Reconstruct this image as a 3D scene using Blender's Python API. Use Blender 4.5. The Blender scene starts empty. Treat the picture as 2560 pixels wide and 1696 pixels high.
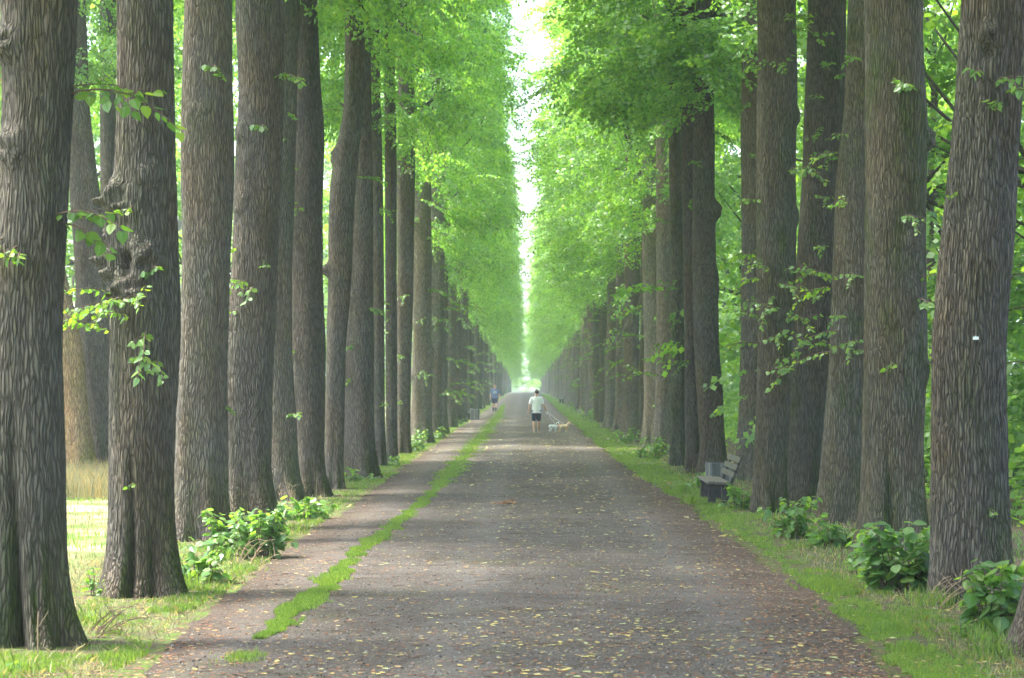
import bpy, math, random
import numpy as np
from mathutils import Vector, Matrix, Euler
PI = math.pi
R = math.radians
rng = np.random.default_rng(7)
random.seed(7)
SC = bpy.context.scene
COL = SC.collection

# ------------------------------------------------------------------ camera, sky, sun, exposure
FPX, HY, VX, CH = 5000.0, 950.0, 1312.0, 2.1          # focal length and horizon in photograph pixels, eye height
cam_d = bpy.data.cameras.new('camera'); cam = bpy.data.objects.new('camera', cam_d); COL.objects.link(cam)
cam_d.sensor_width = 36.0; cam_d.lens = 36.0*FPX/2560
cam.location = (0, 0, CH)
cam.rotation_euler = (R(90)+math.atan((HY-848)/FPX), 0, math.atan((VX-1280)/FPX))
cam_d.clip_start = 0.1; cam_d.clip_end = 6000
cam_d.dof.use_dof = True; cam_d.dof.focus_distance = 25.0; cam_d.dof.aperture_fstop = 4.0
SC.camera = cam

SUN_EL, SUN_AZ = R(68), R(-80)                        # azimuth from +Y towards +X: the sun stands left of the avenue
world = bpy.data.worlds.new('World'); SC.world = world; world.use_nodes = True
wn = world.node_tree; bgn = wn.nodes['Background']
sky = wn.nodes.new('ShaderNodeTexSky'); sky.sky_type = 'NISHITA'; sky.sun_disc = False
sky.sun_elevation = SUN_EL; sky.sun_rotation = SUN_AZ; sky.air_density = 1.0; sky.dust_density = 5.0; sky.ozone_density = 1.0
wn.links.new(sky.outputs[0], bgn.inputs[0]); bgn.inputs[1].default_value = 0.15
sun_d = bpy.data.lights.new('sun', 'SUN'); sun_d.energy = 2.0; sun_d.angle = R(4.5); sun_d.color = (1.0, 0.95, 0.86)
sun = bpy.data.objects.new('sun', sun_d); COL.objects.link(sun)
sdir = Vector((math.cos(SUN_EL)*math.sin(SUN_AZ), math.cos(SUN_EL)*math.cos(SUN_AZ), math.sin(SUN_EL)))
sun.rotation_euler = sdir.to_track_quat('Z', 'Y').to_euler()
SC.view_settings.view_transform = 'Standard'; SC.view_settings.look = 'None'
SC.view_settings.exposure = 2.85; SC.view_settings.gamma = 1.0
SC.render.engine = 'CYCLES'
cy = SC.cycles
cy.max_bounces = 8; cy.diffuse_bounces = 5; cy.transmission_bounces = 6; cy.glossy_bounces = 2; cy.volume_bounces = 1
cy.transparent_max_bounces = 6; cy.sample_clamp_indirect = 6.0; cy.use_denoising = True
cy.caustics_reflective = False; cy.caustics_refractive = False
try: cy.denoiser = 'OPENIMAGEDENOISE'
except Exception: pass

# ------------------------------------------------------------------ helpers
def wx(px, d): return (px-VX)/FPX*d
def wz(py, d): return CH+(HY-py)/FPX*d
def gz(y):
    y = np.asarray(y, dtype=float)
    return np.where(y < 300, 0.0, np.where(y < 820, -(y-300)/520*2.5, -2.5))
def mesh_np(name, V, F, mats, smooth=False, mi=None, uv=None):
    """V (n,3), F (m,k) equal-sized faces or list of such arrays"""
    Fs = F if isinstance(F, list) else [F]
    V = np.ascontiguousarray(V, dtype=np.float32)
    me = bpy.data.meshes.new(name)
    me.vertices.add(len(V)); me.vertices.foreach_set('co', V.ravel())
    nl = sum(f.size for f in Fs); npoly = sum(len(f) for f in Fs)
    me.loops.add(nl); me.polygons.add(npoly)
    me.loops.foreach_set('vertex_index', np.concatenate([f.ravel() for f in Fs]).astype(np.int32))
    tot = np.concatenate([np.full(len(f), f.shape[1]) for f in Fs]).astype(np.int32)
    st = np.concatenate([[0], np.cumsum(tot)[:-1]]).astype(np.int32)
    me.polygons.foreach_set('loop_start', st); me.polygons.foreach_set('loop_total', tot)
    for m in (mats if isinstance(mats, (list, tuple)) else [mats]): me.materials.append(m)
    if mi is not None: me.polygons.foreach_set('material_index', np.asarray(mi, dtype=np.int32))
    if smooth: me.polygons.foreach_set('use_smooth', np.ones(npoly, dtype=bool))
    me.update(calc_edges=True)
    return me
def link(name, me, parent=None, loc=None, rot=None, scale=None):
    o = bpy.data.objects.new(name, me); COL.objects.link(o)
    if parent is not None: o.parent = parent
    if loc is not None: o.location = loc
    if rot is not None: o.rotation_euler = rot
    if scale is not None: o.scale = scale if hasattr(scale, '__len__') else (scale,)*3
    return o
def thing(name, label, cat, loc=(0,0,0), rz=0, group=None):
    o = link(name, None, loc=loc, rot=(0,0,rz)); o.empty_display_size = 0.3
    return tag(o, label, cat, group)
def tag(o, label, cat, group=None):
    o['label'] = label; o['category'] = cat
    if group: o['group'] = group
    return o
def struct(o): o['kind'] = 'structure'; return o
def stuff(o, label, cat): o['kind'] = 'stuff'; o['label'] = label; o['category'] = cat; return o

class MB:
    """collects shapes into one mesh"""
    def __init__(s): s.v = []; s.f = []; s.m = []; s.n = 0
    def add(s, V, F, m=0):
        V = np.asarray(V, dtype=float)
        s.v.append(V)
        for f in F: s.f.append([i+s.n for i in f]); s.m.append(m)
        s.n += len(V)
    def box(s, c, size, rot=None, m=0):
        h = np.array(size)/2
        V = np.array([[x,y,z] for x in (-1,1) for y in (-1,1) for z in (-1,1)])*h
        if rot is not None: V = V @ np.array(Euler(rot).to_matrix()).T
        s.add(V+np.array(c), [(0,1,3,2),(4,6,7,5),(0,4,5,1),(2,3,7,6),(0,2,6,4),(1,5,7,3)], m)
    def tube(s, P, rad, n=8, m=0, caps=True, flat=None):
        P = np.asarray(P, dtype=float); k = len(P)
        rad = np.broadcast_to(np.asarray(rad, dtype=float), (k,))
        T = np.gradient(P, axis=0); T /= np.linalg.norm(T, axis=1)[:,None]+1e-9
        ref = np.array([0,0,1.0]) if abs(T[0][2]) < 0.8 else np.array([1.0,0,0])
        V = []
        for i in range(k):
            a = np.cross(T[i], ref); a /= np.linalg.norm(a)+1e-9; b = np.cross(T[i], a)
            for j in range(n):
                t = 2*PI*j/n; V.append(P[i]+rad[i]*(math.cos(t)*a+math.sin(t)*b))
        F = [(i*n+j, i*n+(j+1)%n, (i+1)*n+(j+1)%n, (i+1)*n+j) for i in range(k-1) for j in range(n)]
        if caps: F += [tuple(range(n))[::-1], tuple((k-1)*n+j for j in range(n))]
        s.add(V, F, m)
    def ell(s, c, r, n=12, m=0, rot=None):
        V = []; k = max(6, n//2)
        for i in range(k+1):
            a = PI*i/k
            for j in range(n):
                t = 2*PI*j/n; V.append((math.sin(a)*math.cos(t), math.sin(a)*math.sin(t), math.cos(a)))
        V = np.array(V)*np.array(r if hasattr(r, '__len__') else (r,)*3)
        if rot is not None: V = V @ np.array(Euler(rot).to_matrix()).T
        F = [(i*n+j, (i+1)*n+j, (i+1)*n+(j+1)%n, i*n+(j+1)%n) for i in range(k) for j in range(n)]
        s.add(V+np.array(c), F, m)
    def cap(s, p0, p1, r0, r1, n=12):
        s.tube([p0, p1], [r0, r1], n); s.ell(p0, r0, n); s.ell(p1, r1, n)
    def chain(s, pts, n=12):
        for a, b in zip(pts[:-1], pts[1:]): s.cap(a[0], b[0], a[1], b[1], n)
    def loft(s, rings, n=20, m=0):
        V = []
        for (x, y, z, rx, ry) in rings:
            for j in range(n):
                t = 2*PI*j/n; V.append((x+rx*math.cos(t), y+ry*math.sin(t), z))
        k = len(rings)
        F = [(i*n+j, i*n+(j+1)%n, (i+1)*n+(j+1)%n, (i+1)*n+j) for i in range(k-1) for j in range(n)]
        F += [tuple(range(n))[::-1], tuple((k-1)*n+j for j in range(n))]
        s.add(V, F, m)
    def mesh(s, name, mats, smooth=False):
        me = bpy.data.meshes.new(name)
        V = np.concatenate(s.v) if s.v else np.zeros((0,3))
        me.from_pydata(V.tolist(), [], s.f)
        for m in (mats if isinstance(mats, (list, tuple)) else [mats]): me.materials.append(m)
        me.polygons.foreach_set('material_index', s.m)
        if smooth: me.polygons.foreach_set('use_smooth', [True]*len(s.f))
        me.update(); return me
    def obj(s, name, mats, parent=None, smooth=False, bevel=0, remesh=0, smooth_it=0, **k):
        o = link(name, s.mesh(name, mats, smooth), parent, **k)
        if remesh:
            r = o.modifiers.new('remesh', 'REMESH'); r.mode = 'VOXEL'; r.voxel_size = remesh; r.use_smooth_shade = True
            if smooth_it:
                q = o.modifiers.new('soften', 'SMOOTH'); q.factor = 0.5; q.iterations = smooth_it
        if bevel:
            b = o.modifiers.new('bevel', 'BEVEL'); b.width = bevel; b.segments = 2; b.limit_method = 'ANGLE'
        return o

# ------------------------------------------------------------------ materials
class NT:
    def __init__(s, name):
        s.mat = bpy.data.materials.new(name); s.mat.use_nodes = True; s.t = s.mat.node_tree; s.t.nodes.clear()
        s.out = s.n('ShaderNodeOutputMaterial')
    def n(s, kind, **kw):
        nd = s.t.nodes.new(kind)
        for k, v in kw.items(): setattr(nd, k, v)
        return nd
    def set(s, sock, v):
        if hasattr(v, 'is_output'): s.t.links.new(v, sock)
        else: sock.default_value = v
    def coord(s, kind='Object'): return s.n('ShaderNodeTexCoord').outputs[kind]
    def pos(s): return s.n('ShaderNodeNewGeometry').outputs['Position']
    def mapping(s, vec, scale=(1,1,1), loc=(0,0,0)):
        m = s.n('ShaderNodeMapping'); s.set(m.inputs[0], vec); m.inputs['Scale'].default_value = scale
        s.set(m.inputs['Location'], loc); return m.outputs[0]
    def noise(s, vec, scale, detail=4, rough=0.55, dist=0.0):
        m = s.n('ShaderNodeTexNoise'); s.set(m.inputs['Vector'], vec); m.inputs['Scale'].default_value = scale
        m.inputs['Detail'].default_value = detail; m.inputs['Roughness'].default_value = rough
        m.inputs['Distortion'].default_value = dist; return m.outputs['Fac']
    def voro(s, vec, scale, feature='F1'):
        m = s.n('ShaderNodeTexVoronoi'); m.feature = feature; s.set(m.inputs['Vector'], vec); m.inputs['Scale'].default_value = scale
        return m.outputs['Distance']
    def ramp(s, fac, stops):
        m = s.n('ShaderNodeValToRGB'); s.set(m.inputs[0], fac); e = m.color_ramp.elements
        while len(e) > 1: e.remove(e[-1])
        for i, (p, c) in enumerate(stops):
            q = e[0] if i == 0 else e.new(p)
            q.position = p; q.color = (*c, 1) if hasattr(c, '__len__') else (c, c, c, 1)
        return m.outputs[0]
    def mix(s, fac, a, b, mode='MIX'):
        m = s.n('ShaderNodeMix', data_type='RGBA', blend_type=mode)
        s.set(m.inputs[0], fac)
        for i, v in ((6, a), (7, b)):
            s.set(m.inputs[i], (*v, 1) if isinstance(v, tuple) and len(v) == 3 else v)
        return m.outputs[2]
    def math(s, op, a, b=0.0, clamp=False):
        m = s.n('ShaderNodeMath', operation=op); m.use_clamp = clamp; s.set(m.inputs[0], a); s.set(m.inputs[1], b); return m.outputs[0]
    def sep(s, v):
        m = s.n('ShaderNodeSeparateXYZ'); s.set(m.inputs[0], v); return m.outputs
    def bump(s, h, strength, dist):
        m = s.n('ShaderNodeBump'); m.inputs['Strength'].default_value = strength; m.inputs['Distance'].default_value = dist
        s.set(m.inputs['Height'], h); return m.outputs[0]
    def bsdf(s, color, rough=0.8, normal=None, spec=0.3, metal=0.0):
        b = s.n('ShaderNodeBsdfPrincipled')
        s.set(b.inputs['Base Color'], (*color, 1) if isinstance(color, tuple) and len(color) == 3 else color)
        s.set(b.inputs['Roughness'], rough); b.inputs['Specular IOR Level'].default_value = spec
        b.inputs['Metallic'].default_value = metal
        if normal is not None: s.set(b.inputs['Normal'], normal)
        s.t.links.new(b.outputs[0], s.out.inputs[0]); return b

def simple(name, color, rough=0.7, var=0.25, scale=20, bump=0.2, metal=0.0, spec=0.3):
    t = NT(name); c = t.coord(); n = t.noise(c, scale, 4)
    dark = tuple(x*(1-var) for x in color); lite = tuple(min(1, x*(1+var)) for x in color)
    t.bsdf(t.ramp(n, [(0.3, dark), (0.7, lite)]), rough, t.bump(n, bump, 0.01), spec, metal)
    return t.mat

def bark_mat(name, tone=(0.116, 0.107, 0.088), moss=0.35, ridged=True):
    t = NT(name); c = t.coord()
    oi = t.n('ShaderNodeObjectInfo')
    off = t.n('ShaderNodeCombineXYZ'); t.set(off.inputs[0], t.math('MULTIPLY', oi.outputs['Random'], 37.0)); t.set(off.inputs[2], t.math('MULTIPLY', oi.outputs['Random'], 11.0))
    st = t.mapping(c, (1, 1, 0.11), off.outputs[0])
    warp = t.noise(t.mapping(c, (1,1,0.5), off.outputs[0]), 3.0, 3)
    sv = t.n('ShaderNodeVectorMath', operation='ADD'); t.set(sv.inputs[0], st)
    wv = t.n('ShaderNodeCombineXYZ'); t.set(wv.inputs[0], t.math('MULTIPLY', warp, 0.12)); t.set(wv.inputs[1], t.math('MULTIPLY', warp, 0.12)); t.set(sv.inputs[1], wv.outputs[0])
    cr = t.voro(sv.outputs[0], 38, 'DISTANCE_TO_EDGE')
    crs = t.math('MULTIPLY', cr, 4.2, True)
    fine = t.noise(t.mapping(c, (1,1,0.25), off.outputs[0]), 60, 5, 0.65)
    med = t.noise(t.mapping(c, (1,1,0.3), off.outputs[0]), 9, 4, 0.6)
    big = t.noise(t.mapping(c, (1,1,0.45), off.outputs[0]), 1.3, 3, 0.6)
    hgt = t.math('ADD', t.math('MULTIPLY', crs, 0.8), t.math('ADD', t.math('MULTIPLY', fine, 0.35), t.math('MULTIPLY', med, 0.3)))
    d = tuple(x*0.45 for x in tone); l = tuple(x*1.5 for x in tone)
    col = t.ramp(t.math('ADD', t.math('MULTIPLY', crs, 0.45), t.math('MULTIPLY', fine, 0.6)), [(0.22, d), (0.55, tone), (0.95, l)])
    brown = t.mix(1.0, col, (1.10, 0.93, 0.78), 'MULTIPLY')
    col = t.mix(t.ramp(big, [(0.42, 0.0), (0.62, 0.8)]), col, brown)
    dk = t.mix(1.0, col, (0.62, 0.60, 0.58), 'MULTIPLY')
    col = t.mix(t.ramp(t.noise(t.mapping(c, (1,1,0.3), off.outputs[0]), 2.6, 4, 0.7), [(0.52, 0.0), (0.72, 0.75)]), col, dk)
    # moss and algae: on the shady foot and in patches
    gn = t.n('ShaderNodeNewGeometry'); nx = t.sep(gn.outputs['Normal'])[0]
    zz = t.sep(c)[2]
    foot = t.math('MULTIPLY', t.math('SUBTRACT', 1.15, t.math('MULTIPLY', zz, 0.9), True), t.math('ADD', t.math('MULTIPLY', nx, 1.3), 0.1, True))
    patch = t.ramp(t.noise(t.mapping(c, (1,1,0.35), off.outputs[0]), 1.9, 4, 0.7), [(0.5, 0.0), (0.68, 1.0)])
    mossf = t.math('MULTIPLY', t.math('ADD', foot, t.math('MULTIPLY', patch, moss)), t.ramp(med, [(0.3, 0.35), (0.6, 1.0)]), True)
    col = t.mix(mossf, col, t.mix(1.0, col, (0.42, 0.70, 0.12), 'MULTIPLY'))
    val = t.math('ADD', t.math('MULTIPLY', oi.outputs['Random'], 0.4), 0.82)
    hs = t.n('ShaderNodeHueSaturation'); t.set(hs.inputs['Value'], val); t.set(hs.inputs['Color'], col)
    t.bsdf(hs.outputs[0], 0.92, t.bump(hgt, 1.0, 0.03), 0.15)
    return t.mat

def leaf_mat(name, refl, trans, var=0.35, gloss=0.12, clump=0.9):
    t = NT(name); g = t.n('ShaderNodeNewGeometry'); oi = t.n('ShaderNodeObjectInfo')
    r = g.outputs['Random Per Island']
    n = t.noise(t.coord(), clump, 2)
    f = t.math('ADD', t.math('MULTIPLY', r, 0.6), t.math('MULTIPLY', n, 0.4))
    def sh(c, k): return tuple(x*k for x in c)
    def yel(c): return (c[0]*1.55, c[1]*1.15, c[2]*0.8)
    cr = t.ramp(f, [(0.2, sh(refl, 1-var)), (0.5, refl), (0.8, yel(refl))])
    ct = t.ramp(f, [(0.2, sh(trans, 1-var)), (0.5, trans), (0.8, yel(trans))])
    d = t.n('ShaderNodeBsdfDiffuse'); t.set(d.inputs[0], cr)
    tr = t.n('ShaderNodeBsdfTranslucent'); t.set(tr.inputs[0], ct)
    m = t.n('ShaderNodeMixShader'); m.inputs[0].default_value = 0.5
    t.t.links.new(d.outputs[0], m.inputs[1]); t.t.links.new(tr.outputs[0], m.inputs[2])
    gl = t.n('ShaderNodeBsdfGlossy'); gl.inputs['Roughness'].default_value = 0.42; gl.inputs[0].default_value = (0.75, 0.85, 0.8, 1)
    m2 = t.n('ShaderNodeMixShader'); m2.inputs[0].default_value = gloss
    t.t.links.new(m.outputs[0], m2.inputs[1]); t.t.links.new(gl.outputs[0], m2.inputs[2])
    t.t.links.new(m2.outputs[0], t.out.inputs[0]); return t.mat

M = {}
M['bark'] = bark_mat('lime bark')
M['bark_green'] = bark_mat('lime bark with algae', (0.100, 0.097, 0.072), 0.8)
M['bark_hazed'] = bark_mat('lime bark with painted haze', (0.185, 0.168, 0.142), 0.3)  # bark lightened to stand in for light and haze on far trunks
M['bark_tan'] = bark_mat('tan bark', (0.30, 0.21, 0.115), 0.5)
M['leaf'] = leaf_mat('lime leaves', (0.125, 0.275, 0.058), (0.31, 0.66, 0.075), gloss=0.05, var=0.45)
M['leaf_shoot'] = leaf_mat('young lime leaves', (0.085, 0.19, 0.035), (0.22, 0.46, 0.03), gloss=0.04, clump=3)
M['leaf_shrub'] = leaf_mat('basal shoot leaves', (0.085, 0.19, 0.05), (0.22, 0.48, 0.05), gloss=0.05, clump=4)
M['leaf_wood'] = leaf_mat('woodland leaves', (0.115, 0.24, 0.05), (0.30, 0.62, 0.06), gloss=0.05)
M['grass'] = leaf_mat('verge grass', (0.125, 0.23, 0.04), (0.25, 0.44, 0.05), gloss=0.04, clump=1.2)
M['grass_dry'] = leaf_mat('dry grass', (0.34, 0.33, 0.19), (0.28, 0.28, 0.13), gloss=0.02)
M['twig'] = simple('twig bark', (0.12, 0.085, 0.06), 0.9)
M['limb'] = simple('limb bark', (0.06, 0.054, 0.045), 0.95, 0.4, 12, 0.6)

def ground_mat():
    t = NT('meadow ground'); p = t.pos()
    n1 = t.noise(p, 0.9, 5, 0.6); n2 = t.noise(p, 6, 5, 0.65); n3 = t.noise(p, 45, 4, 0.7)
    soil = t.ramp(n3, [(0.3, (0.05, 0.038, 0.028)), (0.55, (0.11, 0.085, 0.062)), (0.8, (0.20, 0.165, 0.12))])
    gr = t.ramp(n3, [(0.3, (0.045, 0.085, 0.015)), (0.7, (0.12, 0.20, 0.04))])
    dry = t.ramp(n3, [(0.3, (0.20, 0.18, 0.11)), (0.7, (0.38, 0.35, 0.24))])
    c = t.mix(t.ramp(n2, [(0.42, 0.0), (0.60, 1.0)]), soil, gr)
    x = t.sep(p)[0]
    field = t.math('MULTIPLY', t.math('SUBTRACT', t.math('MULTIPLY', x, -1.0), 4.6), 1.2, True)
    fc = t.mix(t.ramp(n1, [(0.40, 0.0), (0.62, 1.0)]), gr, dry)
    c = t.mix(field, c, fc)
    wood = t.math('MULTIPLY', t.math('SUBTRACT', x, 4.0), 1.0, True)
    wc = t.mix(t.ramp(n2, [(0.5, 0.0), (0.7, 0.7)]), soil, gr)
    c = t.mix(wood, c, wc)
    t.bsdf(c, 0.95, t.bump(n3, 0.8, 0.03), 0.1); return t.mat
def path_mat():
    t = NT('gravel path'); p = t.pos()
    n1 = t.noise(p, 0.7, 4, 0.6); n2 = t.noise(p, 5, 5, 0.65); n3 = t.noise(p, 70, 4, 0.75)
    v = t.voro(p, 60)
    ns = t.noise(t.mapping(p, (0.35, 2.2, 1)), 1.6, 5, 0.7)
    c = t.ramp(n3, [(0.28, (0.046, 0.041, 0.036)), (0.5, (0.122, 0.111, 0.100)), (0.72, (0.24, 0.224, 0.208))])
    ng = t.noise(p, 24, 4, 0.7); vg = t.voro(p, 30)
    c = t.mix(t.ramp(ng, [(0.36, 0.75), (0.48, 0.0)]), c, t.mix(1.0, c, (0.45, 0.40, 0.36), 'MULTIPLY'))
    c = t.mix(t.ramp(t.noise(p, 33, 3, 0.6), [(0.60, 0.0), (0.70, 0.8)]), c, t.mix(1.0, c, (1.9, 1.8, 1.7), 'MULTIPLY'))
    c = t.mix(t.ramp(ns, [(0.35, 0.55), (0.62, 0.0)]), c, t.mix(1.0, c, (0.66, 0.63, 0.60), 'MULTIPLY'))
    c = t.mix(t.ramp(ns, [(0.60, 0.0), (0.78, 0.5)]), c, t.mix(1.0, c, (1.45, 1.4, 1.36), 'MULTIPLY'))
    xx = t.sep(p)[0]; wob = t.math('MULTIPLY', t.math('SUBTRACT', n1, 0.5), 0.8)
    for tx in (1.75, -0.55, -2.3):
        q = t.math('DIVIDE', t.math('ABSOLUTE', t.math('SUBTRACT', t.math('ADD', xx, wob), tx)), 0.42)
        c = t.mix(t.math('MULTIPLY', t.math('SUBTRACT', 1.0, q, True), 0.5), c, t.mix(1.0, t.ramp(n3, [(0.2, (0.120, 0.113, 0.107)), (0.8, (0.205, 0.195, 0.186))]), (1, 1, 1), 'MULTIPLY'))
    c = t.mix(t.ramp(t.noise(p, 1.3, 5, 0.7), [(0.50, 0.0), (0.66, 0.5)]), c, t.mix(1.0, c, (0.62, 0.58, 0.54), 'MULTIPLY'))
    br = t.mix(1.0, c, (0.9, 0.76, 0.66), 'MULTIPLY')
    x = t.sep(p)[0]
    e = t.math('ADD', t.math('MULTIPLY', t.math('SUBTRACT', t.math('ABSOLUTE', t.math('SUBTRACT', x, -0.1)), 1.7), 0.9, True), t.ramp(n2, [(0.55, 0.0), (0.75, 0.6)]), True)
    c = t.mix(t.math('MULTIPLY', e, 0.8), c, br)
    mo = t.mix(1.0, c, (0.85, 0.95, 0.6), 'MULTIPLY')
    c = t.mix(t.ramp(n1, [(0.55, 0.0), (0.7, 0.6)]), c, mo)
    h = t.math('ADD', t.math('ADD', t.math('MULTIPLY', n3, 0.6), t.math('MULTIPLY', ng, 1.0)), t.math('ADD', t.math('MULTIPLY', n2, 1.2), t.math('MULTIPLY', v, 0.3)))
    t.bsdf(c, 0.95, t.bump(h, 1.0, 0.04), 0.1); return t.mat
M['ground'] = ground_mat(); M['path'] = path_mat()
M['court'] = simple('pale gravel', (0.11, 0.115, 0.09), 0.9, 0.15, 2, 0.1)

# ------------------------------------------------------------------ ground, path
def n1d(n, per, seed, lo=0):
    r = np.random.default_rng(seed); k = int(n/per)+3; g = r.uniform(-1, 1, k)
    x = np.arange(n)/per; i = x.astype(int); f = x-i; f = f*f*(3-2*f); return g[i]*(1-f)+g[i+1]*f
def vnoise(x, y, seed):
    """value noise on arrays"""
    xi = np.floor(x).astype(np.int64); yi = np.floor(y).astype(np.int64); fx = x-xi; fy = y-yi
    fx = fx*fx*(3-2*fx); fy = fy*fy*(3-2*fy)
    def h(a, b):
        v = np.sin(a*127.1+b*311.7+seed*74.7)*43758.5453; return v-np.floor(v)
    return (h(xi,yi)*(1-fx)+h(xi+1,yi)*fx)*(1-fy)+(h(xi,yi+1)*(1-fx)+h(xi+1,yi+1)*fx)*fy
def grid_sheet(name, ys, x0, x1, nx, zf, mat, smooth=True):
    ys = np.asarray(ys); T = np.linspace(0, 1, nx)
    X = x0[:,None]*(1-T)+x1[:,None]*T; Y = np.repeat(ys[:,None], nx, 1); Z = zf(X, Y)
    V = np.stack([X, Y, Z], -1).reshape(-1, 3); n = len(ys)
    i = (np.arange(n-1)[:,None]*nx+np.arange(nx-1)).ravel()
    return link(name, mesh_np(name, V, np.stack([i, i+1, i+nx+1, i+nx], -1), mat, smooth))
yl = [-60.0]
while yl[-1] < 1000: yl.append(yl[-1]+(0.8 if yl[-1] < 100 else 6))
yl += [1400, 2500, 4500]; yl = np.array([-1500.0, -300.0]+yl)
def ground_z(X, Y):
    dip = np.clip((np.abs(X)-2.2)/1.5, 0, 1)
    near = np.clip((160-Y)/60, 0, 1)
    return gz(Y)+near*dip*0.05*(vnoise(X*1.1, Y*1.1, 3)-0.35)-0.002*(1-dip)
# the ground sheet is denser close to the avenue
xs_l = np.concatenate([[-3000,-600,-120,-60], np.arange(-30, 30.1, 0.7), [60,120,600,3000]])
Xg, Yg = np.meshgrid(xs_l, yl); Zg = ground_z(Xg, Yg)
nx = len(xs_l); i = (np.arange(len(yl)-1)[:,None]*nx+np.arange(nx-1)).ravel()
struct(link('ground', mesh_np('ground', np.stack([Xg,Yg,Zg],-1).reshape(-1,3), np.stack([i,i+1,i+nx+1,i+nx],-1), M['ground'], True)))

def edge_l(y): return np.interp(y, [10, 18, 40, 110, 150, 300], [-2.65, -2.87, -2.95, -2.75, -2.6, -2.6])
def edge_r(y): return np.interp(y, [10, 14, 19, 33, 48, 74, 300], [2.5, 2.6, 2.76, 2.75, 2.35, 2.25, 2.3])
py = [-40.0]
while py[-1] < 302: py.append(py[-1]+(0.07 if 10 < py[-1] < 45 else 0.14 if py[-1] < 90 and py[-1] > 0 else 0.6))
py = np.array(py)
jl = 0.10*(vnoise(py*1.3, py*0, 1)-0.5)+0.10*(vnoise(py*5, py*0, 2)-0.5)+0.2*(vnoise(py*0.35, py*0, 9)-0.5)
jr = 0.12*(vnoise(py*1.3, py*0, 4)-0.5)+0.10*(vnoise(py*5, py*0, 5)-0.5)+0.25*(vnoise(py*0.4, py*0, 8)-0.5)
def path_z(X, Y):
    b = 0.022*vnoise(X*0.5, Y*0.8, 11)+0.012*vnoise(X*1.6, Y*3.0, 12)+0.006*vnoise(X*6, Y*8, 13)
    edge = np.clip(1-np.abs(X)/3.0, 0, 1)
    return gz(Y)+0.008+b*np.clip(edge*5, 0.05, 1)+0.04*edge
struct(grid_sheet('path', py, edge_l(py)+jl, edge_r(py)+jr, 60, path_z, M['path']))
cyy = np.linspace(300, 860, 60)
struct(grid_sheet('forecourt', cyy, np.full(60, -14.0), np.full(60, 14.0), 4, lambda X, Y: gz(Y)+0.03, M['court']))

# ------------------------------------------------------------------ grass, leaves on the ground
FEET = [(wx(px, CH*FPX/(pb-HY)), CH*FPX/(pb-HY)) for px, pb in [(82,1611),(358,1484),(506,1352),(632,1320),(697,1252),(780,1240),(836,1228),(897,1195),(2640,1627),(2430,1505),(2230,1385),(2097,1305),(2003,1270),(1922,1279),(1868,1200),(1780,1184)]]
def blades(name, X, Y, Z, H, W, mat, lean=0.5):
    nd = np.full(len(X), 9.0)
    for fx, fy in FEET: nd = np.minimum(nd, np.hypot(X-fx, Y-fy))
    kp = nd > 0.42+0.35*vnoise(X*6, Y*6, 77); X, Y, Z, H = X[kp], Y[kp], Z[kp], H[kp]; W = np.broadcast_to(W, kp.shape)[kp]
    n = len(X); a = rng.uniform(0, 2*PI, n); l = rng.uniform(0, lean, n)*H; b = rng.uniform(0, 2*PI, n)
    B = np.stack([X, Y, Z], -1); s = np.stack([np.cos(a), np.sin(a), 0*a], -1)*W[:,None]/2
    mid = B+np.stack([np.cos(b)*l*0.35, np.sin(b)*l*0.35, H*0.6], -1)
    top = B+np.stack([np.cos(b)*l, np.sin(b)*l, H*0.95], -1)
    V = np.stack([B-s, B+s, mid+s*0.7, top, mid-s*0.7], 1).reshape(-1, 3)
    return link(name, mesh_np(name, V, np.arange(n*5).reshape(n, 5), mat))
def sample_y(n, y0, y1):      # density falls with distance
    u = rng.uniform(0, 1, n); return 1/((1/y0)*(1-u)+(1/y1)*u)
def verge(name, side, n, label):
    Y = sample_y(n, 11.0, 300.0); e = edge_r(Y) if side > 0 else edge_l(Y)
    wid = np.interp(Y, [10, 20, 40, 100], [1.3, 1.25, 1.2, 1.25]) if side > 0 else np.interp(Y, [10, 20, 30, 60], [1.5, 1.2, 1.1, 1.1])
    u = rng.uniform(-0.06, 1, n)**1.0
    X = e+side*(u*wid)+0.10*(vnoise(Y*2, Y*0, 21)-0.5)
    den = vnoise(X*1.7, Y*1.2, 33)*0.5+vnoise(X*6, Y*5, 34)*0.3+vnoise(X*17, Y*14, 35)*0.2
    bd = 0.5*np.clip(1-np.abs(u)/0.12, 0, 1)
    thr = np.clip(0.12+0.55*u+np.where(Y < 30, 0.12, -0.12)+bd, 0, 0.8) if side > 0 else np.where(Y < 19.5, 0.52, np.where(Y < 36, 0.45+0.12*u, 0.16+0.3*u))+bd
    k = den > thr; X, Y = X[k], Y[k]
    H = rng.uniform(0.012, 0.045, len(X))*(0.5+1.5*vnoise(X*2.3, Y*1.6, 5)**1.5); W = 0.0045*(1+Y/22)
    return stuff(blades(name, X, Y, ground_z(X, Y), H, W, M['grass']), label, 'grass')
verge('verge_grass', 1, 150000, 'bright green grass verge between the right edge of the path and the right trees')
verge('verge_grass', -1, 150000, 'patchy green and straw grass between the side track and the left trees')
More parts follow.
